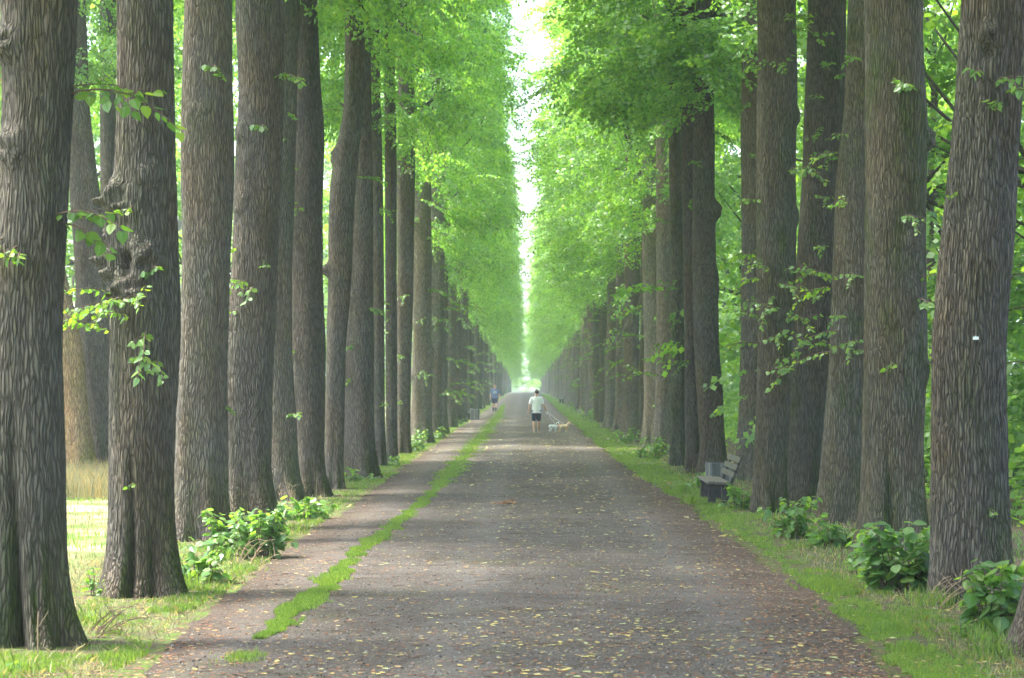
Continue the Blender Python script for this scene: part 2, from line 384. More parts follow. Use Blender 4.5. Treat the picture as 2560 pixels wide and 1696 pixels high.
# grass strip between the side track and the main path
def strip_x(Y): return np.interp(Y, [14, 16.7, 26, 35.7, 64, 112, 150, 300], [-2.15, -2.08, -1.93, -1.66, -1.60, -1.48, -1.7, -1.8])
def strip_w(Y): return np.interp(Y, [15.8, 16.6, 26, 35, 38, 42, 64, 112, 150, 175], [0.1, 0.30, 0.38, 0.22, 0.25, 0.6, 0.85, 0.8, 0.5, 0.0])
n = 90000; Y = sample_y(n, 15.9, 170.0); u = rng.normal(0, 0.30, n); w = strip_w(Y)*(0.55+0.65*vnoise(Y*1.7, Y*0, 41))
X = strip_x(Y)+u*w*0.9+0.12*(vnoise(Y*0.9, Y*0, 42)-0.5)
k = (np.abs(u)+0.9*(vnoise(X*9, Y*5, 43)-0.5)+0.5*(vnoise(X*2, Y*1.3, 44)-0.5) < 0.42); X, Y = X[k], Y[k]
Xp = 0.12*rng.normal(0, 0.6, 500)+wx(611, 14.8); Yp = 14.8+rng.normal(0, 0.15, 500)
X = np.concatenate([X, Xp]); Y = np.concatenate([Y, Yp])
stuff(blades('strip_grass', X, Y, path_z(X, Y)-0.004, rng.uniform(0.018, 0.045, len(X)), 0.0045*(1+Y/22), M['grass']),
      'bright green grass strip running between the side track and the main path', 'grass')
# field beyond the left row and floor under the wood
n = 130000; Y = sample_y(n, 12, 90); X = -rng.uniform(3.9, 22, n)**1.0
k = vnoise(X*1.3, Y*1.3, 51)*0.6+vnoise(X*6, Y*6, 52)*0.4 > 0.36; X, Y = X[k], Y[k]
dry = vnoise(X*0.8, Y*0.5, 53) > 0.34
for nm, kk, mm, lb in (('field_grass', ~dry, M['grass'], 'short green grass of the open field behind the left trees'),
                       ('straw_grass', dry, M['grass_dry'], 'pale straw coloured grass of the open field behind the left trees')):
    x, y = X[kk], Y[kk]
    stuff(blades(nm, x, y, ground_z(x, y), rng.uniform(0.03, 0.09, len(x)), 0.005*(1+y/22), mm), lb, 'grass')
n = 9000; X = rng.normal(wx(215, 38), 1.3, n); Y = rng.uniform(35, 41.5, n)
stuff(blades('tall_dry_grass', X, Y, ground_z(X, Y), rng.uniform(0.25, 0.55, n), np.full(n, 0.012), M['grass_dry'], 0.6),
      'tall dry seeding grass at the foot of the leaning trunk in the field', 'dry grass')
n = 60000; Y = sample_y(n, 12, 110); X = rng.uniform(3.6, 22, n)
k = vnoise(X*1.1, Y*1.1, 61)*0.6+vnoise(X*5, Y*5, 62)*0.4 > 0.5; X, Y = X[k], Y[k]
stuff(blades('woodland_grass', X, Y, ground_z(X, Y), rng.uniform(0.04, 0.12, len(X)), 0.006*(1+Y/22), M['leaf_wood'], 0.9),
      'thin grass and weeds on the woodland floor behind the right trees', 'grass')
n = 20000; Y = sample_y(n, 11, 60); X = np.where(rng.uniform(0, 1, n) < 0.5, rng.uniform(3.2, 5.2, n), -rng.uniform(2.9, 5.0, n))
stuff(blades('straw_tufts', X, Y, ground_z(X, Y), rng.uniform(0.02, 0.09, n), 0.005*(1+Y/22), M['grass_dry'], 1.5),
      'dry straw stems lying in the verge around the trunks', 'dry grass')

cl = [(375,1478,60),(400,1475,50),(340,1482,40),(300,1490,40),(150,1606,40),(230,1560,40),(2330,1520,50),(2345,1516,40),(2210,1440,30),(2120,1430,30),(560,1400,40),(735,1330,30),(812,1275,40),(1965,1345,30),(60,1690,40),(2480,1640,50),(2440,1600,40),(470,1470,40),(1700,1235,60),(1730,1262,60)]
TX, TY = [], []
for px, pb, k_ in cl:
    d_ = CH*FPX/(pb-HY); TX.append(wx(px, d_)+rng.normal(0, 0.10, k_*3)); TY.append(d_+rng.normal(0, 0.10, k_*3))
TX = np.concatenate(TX); TY = np.concatenate(TY); sv_, FEET = FEET, [(99, 99)]
stuff(blades('tuft_grass', TX, TY, ground_z(TX, TY), rng.uniform(0.06, 0.22, len(TX)), np.full(len(TX), 0.006), M['grass'], 0.8), 'longer loose grass tufts around the feet of the near trunks', 'grass'); FEET = sv_

def flat_leaves(name, n, mats, X, Y, Zf, size, flat=0.25):
    a = rng.uniform(0, 2*PI, n); L = size
    P = np.array([[0,0],[0.35,0.36],[0.72,0.27],[1.0,0],[0.72,-0.27],[0.35,-0.36]])-[0.5,0]
    c, s = np.cos(a), np.sin(a)
    x = X[:,None]+L[:,None]*(P[:,0]*c[:,None]-P[:,1]*s[:,None]); y = Y[:,None]+L[:,None]*(P[:,0]*s[:,None]+P[:,1]*c[:,None])
    cup = np.array([0.02,0.12,0.10,0.3,0.05,0.2]); tilt = rng.uniform(-1, 1, (n, 1))
    z = (Zf(X, Y)+0.004)[:,None]+L[:,None]*flat*(np.abs(cup*rng.uniform(0.2, 2.0, (n, 6)))+0.5*np.abs(tilt*P[:,1]))
    mi = rng.integers(0, len(mats), n)
    return link(name, mesh_np(name, np.stack([x, y, z], -1).reshape(-1, 3), np.arange(n*6).reshape(n, 6), mats, mi=mi))
def surf_z(X, Y):
    inside = (X > edge_l(Y)) & (X < edge_r(Y)); return np.where(inside, path_z(X, Y), ground_z(X, Y)+0.004)
M['lf_yellow'] = simple('yellow fallen leaf', (0.36, 0.30, 0.10), 0.7); M['lf_pale'] = simple('pale green fallen leaf', (0.30, 0.33, 0.15), 0.7)
M['lf_tan'] = simple('tan fallen leaf', (0.26, 0.17, 0.08), 0.8); M['lf_brown'] = simple('brown fallen leaf', (0.17, 0.075, 0.035), 0.9)
M['lf_dark'] = simple('rotten leaf', (0.05, 0.035, 0.025), 0.9)
n = 7500; Y = sample_y(n, 11.5, 120); X = np.clip(rng.normal(0.6, 1.7, n), -3.6, 3.8)
k = vnoise(X*0.9, Y*0.7, 91)*0.5+vnoise(X*3.3, Y*2.2, 92)*0.3+rng.uniform(0, 0.35, n) > 0.58; X, Y = X[k], Y[k]; n = len(X)
stuff(flat_leaves('fallen_leaves', n, [M['lf_yellow'], M['lf_pale'], M['lf_tan'], M['lf_yellow']], X, Y, surf_z, 0.018+0.055*rng.uniform(0, 1, n)**2),
      'yellow and pale green lime leaves scattered over the gravel path', 'fallen leaves')
n = 17000; Y = sample_y(n, 11.5, 90); u = rng.uniform(0, 1, n); X = np.where(u < 0.5, rng.uniform(-2.8, 2.5, n), np.where(u < 0.88, rng.normal(2.45, 0.45, n), rng.normal(-2.9, 0.4, n)))
stuff(flat_leaves('leaf_litter', n, [M['lf_brown'], M['lf_dark'], M['lf_brown'], M['lf_tan']], X, Y, surf_z, rng.uniform(0.015, 0.05, n)),
      'reddish brown leaf litter along the edges of the path', 'leaf litter')
n = 3200; Y = rng.uniform(26, 105, n); X = np.clip(rng.normal(0.5, 1.7, n), -2.9, 2.9)
k = vnoise(X*0.9, Y*0.35, 93)*0.6+rng.uniform(0, 0.4, n) > 0.5; X, Y = X[k], Y[k]; n = len(X)
stuff(flat_leaves('fallen_leaves', n, [M['lf_yellow'], M['lf_pale'], M['lf_tan'], M['lf_tan']], X, Y, surf_z, rng.uniform(0.04, 0.10, n), 0.5),
      'pale yellow leaves strewn over the middle stretch of the path', 'fallen leaves')
# small stones pressed into the gravel
n = 14000; Y = sample_y(n, 11.5, 60); X = rng.uniform(-2.8, 2.7, n); k = (X > edge_l(Y)+0.05) & (X < edge_r(Y)-0.05); X, Y = X[k], Y[k]; n = len(X)
rs = 0.004+0.011*rng.uniform(0, 1, n)**3; O = np.array([[1,0,0],[0,1,0],[-1,0,0],[0,-1,0],[0,0,0.7],[0,0,-0.7]]); a = rng.uniform(0, 6.28, n)
q = O[None]*rs[:,None,None]*rng.uniform(0.6, 1.3, (n, 6, 1)); xx = q[...,0]*np.cos(a)[:,None]-q[...,1]*np.sin(a)[:,None]; yy = q[...,0]*np.sin(a)[:,None]+q[...,1]*np.cos(a)[:,None]
V = np.stack([xx+X[:,None], yy+Y[:,None], q[...,2]+path_z(X, Y)[:,None]+rs[:,None]*0.3], -1).reshape(-1, 3)
T8 = np.array([[0,1,4],[1,2,4],[2,3,4],[3,0,4],[1,0,5],[2,1,5],[3,2,5],[0,3,5]]); F = (T8[None]+(np.arange(n)*6)[:,None,None]).reshape(-1, 3)
M['stone_a'] = simple('grey pebble', (0.22, 0.21, 0.20), 0.9); M['stone_b'] = simple('dark pebble', (0.06, 0.053, 0.047), 0.9)
stuff(link('gravel', mesh_np('gravel', V, F, [M['stone_a'], M['stone_b']], mi=np.repeat(rng.integers(0, 2, n), 8))), 'small grey and dark stones pressed into the path surface', 'gravel')
# broken twigs on path and verge
n = 1500; mb = MB(); Y = sample_y(n, 11.5, 70); X = rng.uniform(-4.3, 5.0, n); Zs = surf_z(X, Y)
for x, y, z in zip(X, Y, Zs):
    a = random.uniform(0, PI); L = random.uniform(0.03, 0.22); r = random.uniform(0.0015, 0.005)
    q = random.uniform(-0.3, 0.3)
    mb.tube([(x, y, z+r+0.003), (x+L*0.5*math.cos(a), y+L*0.5*math.sin(a), z+r+0.006), (x+L*math.cos(a+q), y+L*math.sin(a+q), z+r+0.004)], [r, r*0.9, r*0.5], 4)
stuff(link('twig_litter', mb.mesh('twig_litter', M['twig'])), 'small dark broken twigs lying on the path and verges', 'twigs')

# ------------------------------------------------------------------ leaves, sprays, crowns
def leaf_quads(P, D, N, L, wid=0.42, fold=0.10):
    """rhombic leaves: P base, D direction, N normal"""
    S = np.cross(N, D); S /= np.linalg.norm(S, axis=1)[:,None]+1e-9; N2 = np.cross(D, S); L = L[:,None]
    V = np.stack([P, P+D*L*0.42+S*L*wid-N2*L*fold, P+D*L-N2*L*fold*1.2, P+D*L*0.42-S*L*wid-N2*L*fold], 1)
    return V.reshape(-1, 3)
def norm(a): return a/(np.linalg.norm(a, axis=-1, keepdims=True)+1e-9)
def spray(r, size=1.0, leaf=0.10, sub=7):
    P, D = [], []
    def run(p0, ang, length, droop):
        k = int(length/(0.068*size*(leaf/0.10))); 
        for i in range(k):
            s = (i+0.6)/k*length; side = 1 if i % 2 else -1
            p = p0+np.array([math.cos(ang)*s, math.sin(ang)*s, -droop*s*s])
            a = ang+side*r.uniform(0.5, 1.2)
            P.append(p); D.append([math.cos(a), math.sin(a), r.uniform(-0.75, -0.05)])
        return p0
    run(np.zeros(3), 0.0, 0.95*size, 0.35)
    for i in range(sub):
        s = (0.12+0.8*i/sub)*0.95*size; side = 1 if i % 2 else -1
        run(np.array([s, 0, -0.35*s*s]), side*r.uniform(0.6, 1.0), size*r.uniform(0.28, 0.5)*(1-0.4*i/sub), 0.55)
    return np.array(P), norm(np.array(D))
def make_crown(name, seed, nclump, per, zb, H, Rx, Ry, env, leaf, mat, flat=0.38, crad=0.95, low=0.12, lowz=1.6, wid=0.42):
    r = np.random.default_rng(seed); tmpl = [spray(r, 1.0, leaf) for _ in range(6)]
    out = []
    t = r.uniform(0, 1, nclump)**0.9; ph = r.uniform(0, 2*PI, nclump); q = r.uniform(0.25, 1, nclump)**0.45
    rad = np.interp(t, env[0], env[1])
    C = np.stack([np.cos(ph)*rad*Rx*q, np.sin(ph)*rad*Ry*q, zb+t*H], -1)
    nl = int(nclump*low); C[:nl,2] = zb-r.uniform(0.1, lowz, nl)
    for c in C:
        cr = crad*r.uniform(0.6, 1.2); tone = r.uniform(-0.3, 0.3)
        for _ in range(int(per*r.uniform(0.6, 1.4))):
            P, D = tmpl[r.integers(6)]
            off = r.normal(0, 1, 3)*[cr*0.55, cr*0.55, cr*flat*0.6]
            az = math.atan2(c[1], c[0])+r.normal(0, 0.9); pitch = r.normal(0.22, 0.28); roll = r.normal(0, 0.4)
            m = np.array((Matrix.Rotation(az, 3, 'Z') @ Matrix.Rotation(pitch, 3, 'Y') @ Matrix.Rotation(roll, 3, 'X')))
            s = r.uniform(0.75, 1.25)
            p = P*s @ m.T+c+off; d = D @ m.T
            N = np.array([0,0,1.0]) @ m.T+r.normal(0, 0.36, (len(p), 3)); N = norm(N)
            out.append(leaf_quads(p, d, N, leaf*r.uniform(0.75, 1.25, len(p)), wid))
    V = np.concatenate(out); n = len(V)//4
    return mesh_np(name, V, np.arange(n*4).reshape(n, 4), mat), C
ENV = ([0, 0.12, 0.35, 0.7, 0.9, 1.0], [0.75, 0.95, 1.0, 0.9, 0.6, 0.25])
def make_limbs(name, C, r0, mat, zmax, seed, zlo=8.5):
    r = random.Random(seed); mb = MB()
    pick = r.sample([i for i in range(len(C)) if C[i][2] > zlo+0.3], 22)
    for i in pick:
        c = C[i]; z0 = max(5.5, c[2]-r.uniform(0.8, 3.0)-0.35*math.hypot(c[0], c[1]))
        z0 = min(max(z0, zlo), zmax); R0 = r0*(1-(z0-5)/(zmax+6))*0.20
        p0 = np.array([0, 0, z0]); p3 = np.array(c)
        p1 = p0+(p3-p0)*[0.35, 0.35, 0.15]; p2 = p0+(p3-p0)*[0.7, 0.7, 0.65]+[r.uniform(-.2,.2), r.uniform(-.2,.2), 0]
        mb.tube([p0, p1, p2, p3], [R0+0.02, R0*0.8+0.01, R0*0.5+0.008, 0.012], 7)
        for _ in range(3):
            e = p3+np.array([r.uniform(-0.8, 0.8), r.uniform(-0.8, 0.8), r.uniform(-0.5, 0.3)])
            mb.tube([p2*0.4+p3*0.6, (p3+e)/2+[0,0,0.08], e], [0.014, 0.009, 0.004], 4)
    return mb.mesh(name, mat, True)
NV = 4
CROWNS = []
for v in range(NV):
    me, C = make_crown('crown', 100+v, 112, 10, 8.2, 12.5, 2.75, 2.9, ENV, 0.105, M['leaf'], flat=0.2, crad=1.05)
    CROWNS.append((me, make_limbs('limbs', C, 0.32, M['limb'], 16, v)))
WOODC = []
ENVW = ([0, 0.15, 0.45, 0.8, 1.0], [0.7, 0.95, 1.0, 0.7, 0.2])
for v in range(3):
    me, C = make_crown('crown', 200+v, 90, 9, 3.2, 12.5, 4.6, 4.6, ENVW, 0.145, M['leaf_wood'], crad=1.5, low=0.16, lowz=2.4, wid=0.45)
    WOODC.append((me, make_limbs('limbs', C, 0.22, M['limb'], 12, 50+v, 3.0)))

# ------------------------------------------------------------------ trunks
def trunk_mesh(name, zs, cx, cyv, rr, seed, mat, nth=128, ridge=0.012, flare=0.30, notches=(), knots=(), lobes=0.05, nridge=58, flare_h=0.28):
    """zs heights, centre line and radius; ridged bark, flared and fluted foot"""
    rv = np.random.default_rng(seed+900); ridge = ridge*rv.uniform(0.5, 0.85); nridge = int(nridge*rv.uniform(0.95, 1.35))
    r = np.random.default_rng(seed); nz = len(zs); Z = zs[:,None]; th = np.linspace(0, 2*PI, nth, endpoint=False)[None,:]
    def per(th, z, nt, fz, sd):      # noise periodic round the trunk
        u = (th/(2*PI)*nt) % nt; a = np.floor(u).astype(int); f = u-a; f = f*f*(3-2*f)
        v = z*fz; b = np.floor(v).astype(int); g = v-b; g = g*g*(3-2*g)
        G = np.random.default_rng(sd).uniform(0, 1, (nt, 400))
        A = lambda i, j: G[i % nt, j % 400]
        return (A(a,b)*(1-f)+A(a+1,b)*f)*(1-g)+(A(a,b+1)*(1-f)+A(a+1,b+1)*f)*g
    TH = np.broadcast_to(th, (nz, nth)); ZZ = np.broadcast_to(Z, (nz, nth))
    W = TH+0.09*(per(TH, ZZ, 7, 0.7, seed+1)-0.5)+0.07*(per(TH, ZZ, 23, 2.4, seed+2)-0.5)
    n1 = per(W, ZZ, nridge, 2.0, seed+3); n2 = per(W, ZZ+9, int(nridge*1.9), 5.0, seed+4)
    n3 = per(W+0.5, ZZ+3, int(nridge*1.35), 3.2, seed+8)
    fur = lambda n, w: 1-np.exp(-(np.abs(2*n-1)/w)**2)
    rid = fur(n1, 0.26)*0.6+fur(n3, 0.22)*0.45+(1-np.abs(2*n2-1))*0.22
    rad = np.broadcast_to(rr[:,None], (nz, nth)).copy()
    lob = sum(a*np.cos(k*TH+p) for k, a, p in ((2, 0.03, r.uniform(0, 6)), (3, 0.03, r.uniform(0, 6)), (5, lobes*0.6, r.uniform(0, 6))))
    nf = int(r.integers(4, 7)); foot = np.exp(-ZZ/flare_h); foot2 = np.exp(-ZZ/0.9)
    pf = r.uniform(0, 6)
    rad *= 1+lob*0.8+foot*flare*(0.55+0.75*np.cos(nf*TH+pf+0.5*np.sin(TH*2+pf))*np.abs(np.cos(TH*0.5+pf)))+foot2*lobes*1.4*np.cos(nf*TH+pf+0.6*np.sin(TH+pf))
    rad += 0.05*(per(TH, ZZ, 5, 0.8, seed+5)-0.5)*(rr[:,None]/0.35)
    for (t0, wd, z0, z1, dep) in notches:
        dth = np.angle(np.exp(1j*(TH-t0-0.05*np.sin(ZZ*3))))
        rad -= dep*np.exp(-(dth/wd)**2)*np.clip((z1-ZZ)/(z1-z0), 0, 1)**0.7
    for (t0, z0, s, amp, rough) in knots:
        R0 = float(np.interp(z0, zs, rr)); dth = np.angle(np.exp(1j*(TH-t0)))
        dd = np.sqrt((dth*R0)**2+(ZZ-z0)**2)/s
        g = np.exp(-dd**2.4)
        rad += amp*g*(1+rough*(per(TH, ZZ, 31, 14, seed+7)-0.5)*2.2)
        rid = rid*(1-0.6*g)
        ring = np.exp(-((dd-0.8)/0.35)**2); rad += 0.15*abs(amp)*ring
    k = np.array([(t0, z0, s, a) for (t0, z0, s, a, q) in knots]) if len(knots) else np.zeros((0, 4))
    rad += ridge*(rid-0.5)*np.clip(rr[:,None]/0.3, 0.3, 1.2)
    X = cx[:,None]+rad*np.cos(TH); Y = cyv[:,None]+rad*np.sin(TH)
    V = np.stack([X, Y, ZZ], -1).reshape(-1, 3)
    i = np.arange(nz-1)[:,None]*nth; j = np.arange(nth)[None,:]
    F = np.stack([i+j, i+(j+1) % nth, i+nth+(j+1) % nth, i+nth+j], -1).reshape(-1, 4)
    return mesh_np(name, V, F, mat, True)
def zlist(top_fine, dz, ztop=18.0):
    a = np.arange(-0.12, top_fine, dz); b = np.arange(top_fine, ztop+0.01, 0.35); return np.concatenate([a, b])
def smooth1(a, k):
    ker = np.hanning(k+2)[1:-1]; ker /= ker.sum(); p = np.pad(a, k//2, mode='edge'); return np.convolve(p, ker, 'valid')[:len(a)]

# young shoots growing from the trunks (each one mesh, several forms)
def heart_leaf(L):
    P = np.array([[0,0,0],[-0.08,0.22,0],[0.12,0.42,0],[0.42,0.40,0],[0.72,0.22,0],[1.0,0,0],[0.72,-0.22,0],[0.42,-0.40,0],[0.12,-0.42,0],[-0.08,-0.22,0]])*L
    P[:,2] = -0.22*np.abs(P[:,1])-0.12*P[:,0]**2/L
    F = [(0,5,4,3,2,1),(0,9,8,7,6,5)]
    return P, F
def shoot_mesh(name, seed, length, nleaf, leaf, mats, rise=0.1, droop=0.35, stiff=False):
    r = random.Random(seed); mb = MB()
    P = [np.array([0,0,0.])]; d = np.array([1, r.uniform(-0.2, 0.2), rise]); k = 8
    for i in range(k):
        d = d+np.array([0, r.uniform(-0.15, 0.15), -droop/k*1.6]); d /= np.linalg.norm(d); P.append(P[-1]+d*length/k)
    mb.tube(P, np.linspace(0.0075, 0.0025, k+1), 5, 0)
    def put(p, dr, side):
        a = math.atan2(dr[1], dr[0])+side*r.uniform(0.5, 1.2)
        L = leaf*r.uniform(0.6, 1.2); V, F = heart_leaf(L)
        m = Matrix.Rotation(a, 3, 'Z') @ Matrix.Rotation(r.uniform(0.15, 1.1), 3, 'Y') @ Matrix.Rotation(r.uniform(-0.7, 0.7), 3, 'X')
        st = m @ Vector((L*0.35, 0, 0.0)); q = np.array(p)+np.array(st)
        mb.tube([p, q], [0.0016, 0.0012], 4, 0)
        mb.add(V @ np.array(m).T+q, F, 1)
    for i in range(nleaf):
        s = (i+1.0)/nleaf*k; a = min(int(s), k-1); f = s-a; p = P[a]*(1-f)+P[a+1]*f
        put(p, P[a+1]-P[a], 1 if i % 2 else -1)
    for j in range(max(1, nleaf//5)):           # side twigs
        a = r.randint(1, k-3); p = P[a]; side = 1 if j % 2 else -1
        ang = math.atan2(d[1], d[0])+side*r.uniform(0.5, 1.1); e = p+np.array([math.cos(ang), math.sin(ang), r.uniform(-0.5, 0.2)])*length*r.uniform(0.25, 0.45)
        mb.tube([p, (p+e)/2+[0,0,0.02], e], [0.003, 0.002, 0.0015], 4, 0)
        for i in range(4):
            f = (i+1)/4; put(p*(1-f)+e*f, e-p, 1 if i % 2 else -1)
    return mb.mesh(name, mats)
SHS = 1.0
SH = [shoot_mesh('leafy_shoot', 300+i, L, n_, lf, [M['twig'], M['leaf_shoot']], rise, dr) for i, (L, n_, lf, rise, dr) in enumerate(
     [(0.45, 9, 0.075, 0.2, 0.5), (0.6, 13, 0.078, 0.3, 0.5), (0.75, 17, 0.072, 0.35, 0.8), (0.3, 6, 0.072, 0.4, 0.5), (0.9, 22, 0.075, 0.25, 0.7), (0.22, 5, 0.068, -0.2, 0.6)])]

ORD = ['first','second','third','fourth','fifth','sixth','seventh','eighth','ninth','tenth','eleventh','twelfth','thirteenth','fourteenth','fifteenth','sixteenth','seventeenth','eighteenth','nineteenth','twentieth']
tree_parts = {}
def add_shoot(root, base_r, cxf, ang, z, var=None, s=1.0):
    """shoot leaving the trunk surface at angle ang"""
    var = random.randrange(len(SH)) if var is None else var
    cx, cyy2, r0 = cxf(z)
    return link('leafy_shoot', SH[var], root, (cx+math.cos(ang)*r0*0.93, cyy2+math.sin(ang)*r0*0.93, z), (random.uniform(-0.4, 0.4), random.uniform(-0.3, 0.25), ang), SHS*s*random.uniform(0.85, 1.2))
def crown_for(root, side, i, sc=1.0, top=(0, 0), up=0.0):
    if root.location.y > 100: sc *= 0.93
    me, lm = CROWNS[i % NV]; rz = random.choice([0, PI])+random.uniform(-0.25, 0.25)
    sx = (0.88 if side < 0 else 1.02)*random.choice([0.82, 0.87, 0.92, 0.96, 1.0, 1.07])*sc
    s = (sx, random.uniform(0.95, 1.1), random.uniform(0.97, 1.06))
    link('crown', me, root, (top[0], top[1], up), (0, 0, rz), s)
    link('limbs', lm, root, (top[0], top[1], up), (0, 0, rz), s)

def near_tree(rows, label, side, seed, mat='bark', nth=200, dz=0.03, shoots=(), crown=True, grp=None, dy=0.0, name='lime_tree', lean_y=0.0, **kw):
    """rows: (photo y, left edge, right edge) from top to base"""
    ybase = rows[-1][0]; d = CH*FPX/(ybase-HY)+dy
    pts = sorted([(wz(y, d), wx((l+r_)/2, d), (wx(r_, d)-wx(l, d))/2) for y, l, r_ in rows])
    z = np.array([p[0] for p in pts]); c = np.array([p[1] for p in pts]); w = np.array([p[2] for p in pts])
    x0 = c[0]; top = z[-1]
    ft = min(top+0.8, 11); zs = zlist(ft, dz)
    w[0] = min(w[0], w[1]*1.12)                                   # the flare is modelled by the foot itself
    slope = (c[-1]-c[-3])/(z[-1]-z[-3]) if len(z) > 3 else 0
    cc = np.where(zs > top, c[-1]+slope*0.6*(zs-top), np.interp(zs, z, c))
    ww = np.where(zs > top, w[-1]*np.clip(1-(zs-top)/(21-top), 0.08, 1), np.interp(zs, z, w))
    k = int(0.9/dz)|1
    nf = int((ft+0.12)/dz)
    cc[:nf] = smooth1(cc[:nf], k); ww[:nf] = smooth1(ww[:nf], k)
    root = thing(name, label, 'tree', (x0, d, 0), group=grp)
    cyv = 0.0+lean_y*zs
    me = trunk_mesh('trunk', zs, cc-x0, cyv, ww, seed, M[mat], nth=nth, **kw)
    link('trunk', me, root)
    def cxf(zq): return float(np.interp(zq, zs, cc-x0)), lean_y*zq, float(np.interp(zq, zs, ww))
    for sh in shoots:                                             # (photo x, photo y, variant, size)
        px, pyy, var, s = sh; zq = wz(pyy, d); cx_, _, r_ = cxf(zq)
        off = (wx(px, d)-x0-cx_)/r_; off = max(-1.0, min(1.0, off))
        ang = -math.acos(off)
        add_shoot(root, None, cxf, ang, max(0.3, zq), var, s)
    if crown: crown_for(root, side, seed, top=(float(np.interp(12, zs, cc-x0)), 0), up=float(np.interp(d, [15, 30, 45, 60], [2.8, 2.6, 1.9, 0.6])))
    return root, cxf, d

FR = -PI/2
near_tree([(0,5,184),(217,8,178),(434,-5,167),(850,-40,156),(1174,-42,163),(1443,-42,168),(1540,-40,180),(1611,-32,196)],
    'broad nearest left trunk at the left picture edge, cleft and mossy at its foot', -1, 11, nth=420, dz=0.022, flare=0.32, ridge=0.014,
    notches=[(FR-0.02, 0.13, 0.1, 2.0, 0.12), (FR+0.42, 0.10, 0.05, 0.9, 0.05)], knots=[(FR-0.85, 4.75, 0.13, 0.07, 0.5), (FR-0.55, 3.95, 0.15, 0.06, 0.6), (FR-0.6, 5.4, 0.2, 0.05, 0.4)],
    shoots=[(75,640,3,0.9),(60,620,5,0.8),(150,540,1,1.25),(160,560,0,1.2),(175,235,2,1.1),(180,215,1,0.9),(15,600,5,1)])
near_tree([(0,288,427),(325,283,434),(461,280,437),(560,272,441),(661,268,443),(759,276,447),(850,273,446),(1174,274,436),(1336,268,437),(1440,260,448),(1484,255,462)],
    'second left trunk, with large dark gnarled burls and a cavity halfway up', -1, 12, nth=420, dz=0.022, flare=0.34,
    notches=[(FR-0.12, 0.11, 0.15, 1.5, 0.13), (FR+0.5, 0.12, 0.1, 0.75, 0.08)],
    knots=[(FR-1.15, 3.86, 0.17, 0.12, 0.9), (FR-1.3, 3.55, 0.1, 0.05, 0.9), (FR-1.2, 3.22, 0.15, 0.12, 1.0), (FR-0.45, 3.25, 0.17, -0.15, 0.8), (FR+0.05, 3.28, 0.17, 0.10, 0.9), (FR-0.7, 3.0, 0.12, 0.08, 1.0), (FR-0.1, 3.02, 0.1, 0.05, 1.0), (FR+0.4, 4.1, 0.12, 0.04, 0.5)],
    shoots=[(300,740,4,0.9),(330,750,1,1),(360,760,2,1),(285,760,2,0.9),(380,830,0,1),(340,800,4,0.8),(280,830,1,0.9),(400,900,0,1),(370,890,1,0.9),(345,520,5,0.8),(350,1200,5,0.7),(390,690,3,0.8)])
near_tree([(0,457,572),(271,451,574),(542,451,576),(850,448,567),(1012,438,563),(1228,434,565),(1308,434,572),(1352,430,582)],
    'straight clean left trunk, third in its row, two leafy shoots high up', -1, 13, nth=340, dz=0.026, flare=0.2,
    knots=[(FR-0.1, 5.6, 0.1, 0.03, 0.4), (FR+0.1, 4.0, 0.1, 0.025, 0.4)], shoots=[(535,175,3,1),(555,180,5,0.9),(565,1010,5,0.8)])
near_tree([(0,591,706),(271,594,706),(488,586,700),(705,578,694),(850,567,688),(1012,561,677),(1174,561,674),(1282,561,690),(1320,561,702)],
    'fourth left trunk, its mossy foot spreading towards the side track', -1, 14, nth=340, dz=0.026, flare=0.3,
    knots=[(FR-0.9, 5.6, 0.13, 0.05, 0.5), (FR-0.7, 4.6, 0.15, 0.04, 0.5)],
    shoots=[(575,700,2,1),(620,705,1,0.9),(640,720,0,1),(660,320,3,1),(690,195,1,1),(570,790,2,1),(600,780,0,1),(568,900,1,0.9),(570,985,0,0.9),(665,650,5,0.8),(600,620,5,0.9)])
near_tree([(0,640,745),(325,640,742),(700,636,728),(850,636,732),(1012,650,739),(1174,662,748),(1252,665,762)],
    'brownish left trunk, fifth in its row, partly hidden by the fourth', -1, 15, nth=256, dz=0.03, shoots=[(700,345,1,1),(725,290,0,1),(720,1045,1,0.9)])
near_tree([(0,735,793),(217,733,801),(300,733,808),(542,724,805),(850,728,814),(1174,746,812),(1228,750,822),(1248,745,832)],
    'sixth left trunk with a mossy heel and small shoots in a column', -1, 16, nth=256, dz=0.03, flare=0.36, dy=1.0,
    knots=[(FR+0.1, 7.5, 0.16, 0.05, 0.4), (FR, 3.4, 0.12, 0.04, 0.4)],
    shoots=[(745,425,1,1),(745,510,1,0.9),(760,520,0,1),(740,590,2,0.8),(745,880,3,1.2),(740,970,5,1),(735,350,1,1)])
near_tree([(0,862,906),(150,862,910),(282,858,905),(340,845,898),(400,833,892),(461,824,886),(650,821,880),(850,815,866),(1066,815,862),(1201,814,858),(1228,812,862)],
    'pale crooked left trunk bending over to the right above a knobbly stub', -1, 17, nth=256, dz=0.03, dy=0.4,
    knots=[(PI+0.15, 4.2, 0.11, 0.13, 0.5), (PI, 6.4, 0.16, 0.07, 0.4)], shoots=[(860,280,2,1),(890,440,1,1)])
r8, cxf8, d8 = near_tree([(0,872,925),(282,878,930),(600,874,932),(850,862,938),(1066,859,935),(1150,857,938),(1195,852,942)],
    'stout reddish brown left trunk, eighth in its row, beside the crooked one', -1, 18, nth=256, dz=0.03,
    knots=[(FR-0.4, 3.9, 0.14, 0.06, 0.8)], shoots=[(890,865,3,1.1),(925,770,2,1),(895,220,2,1),(915,130,1,1),(880,940,5,1)])
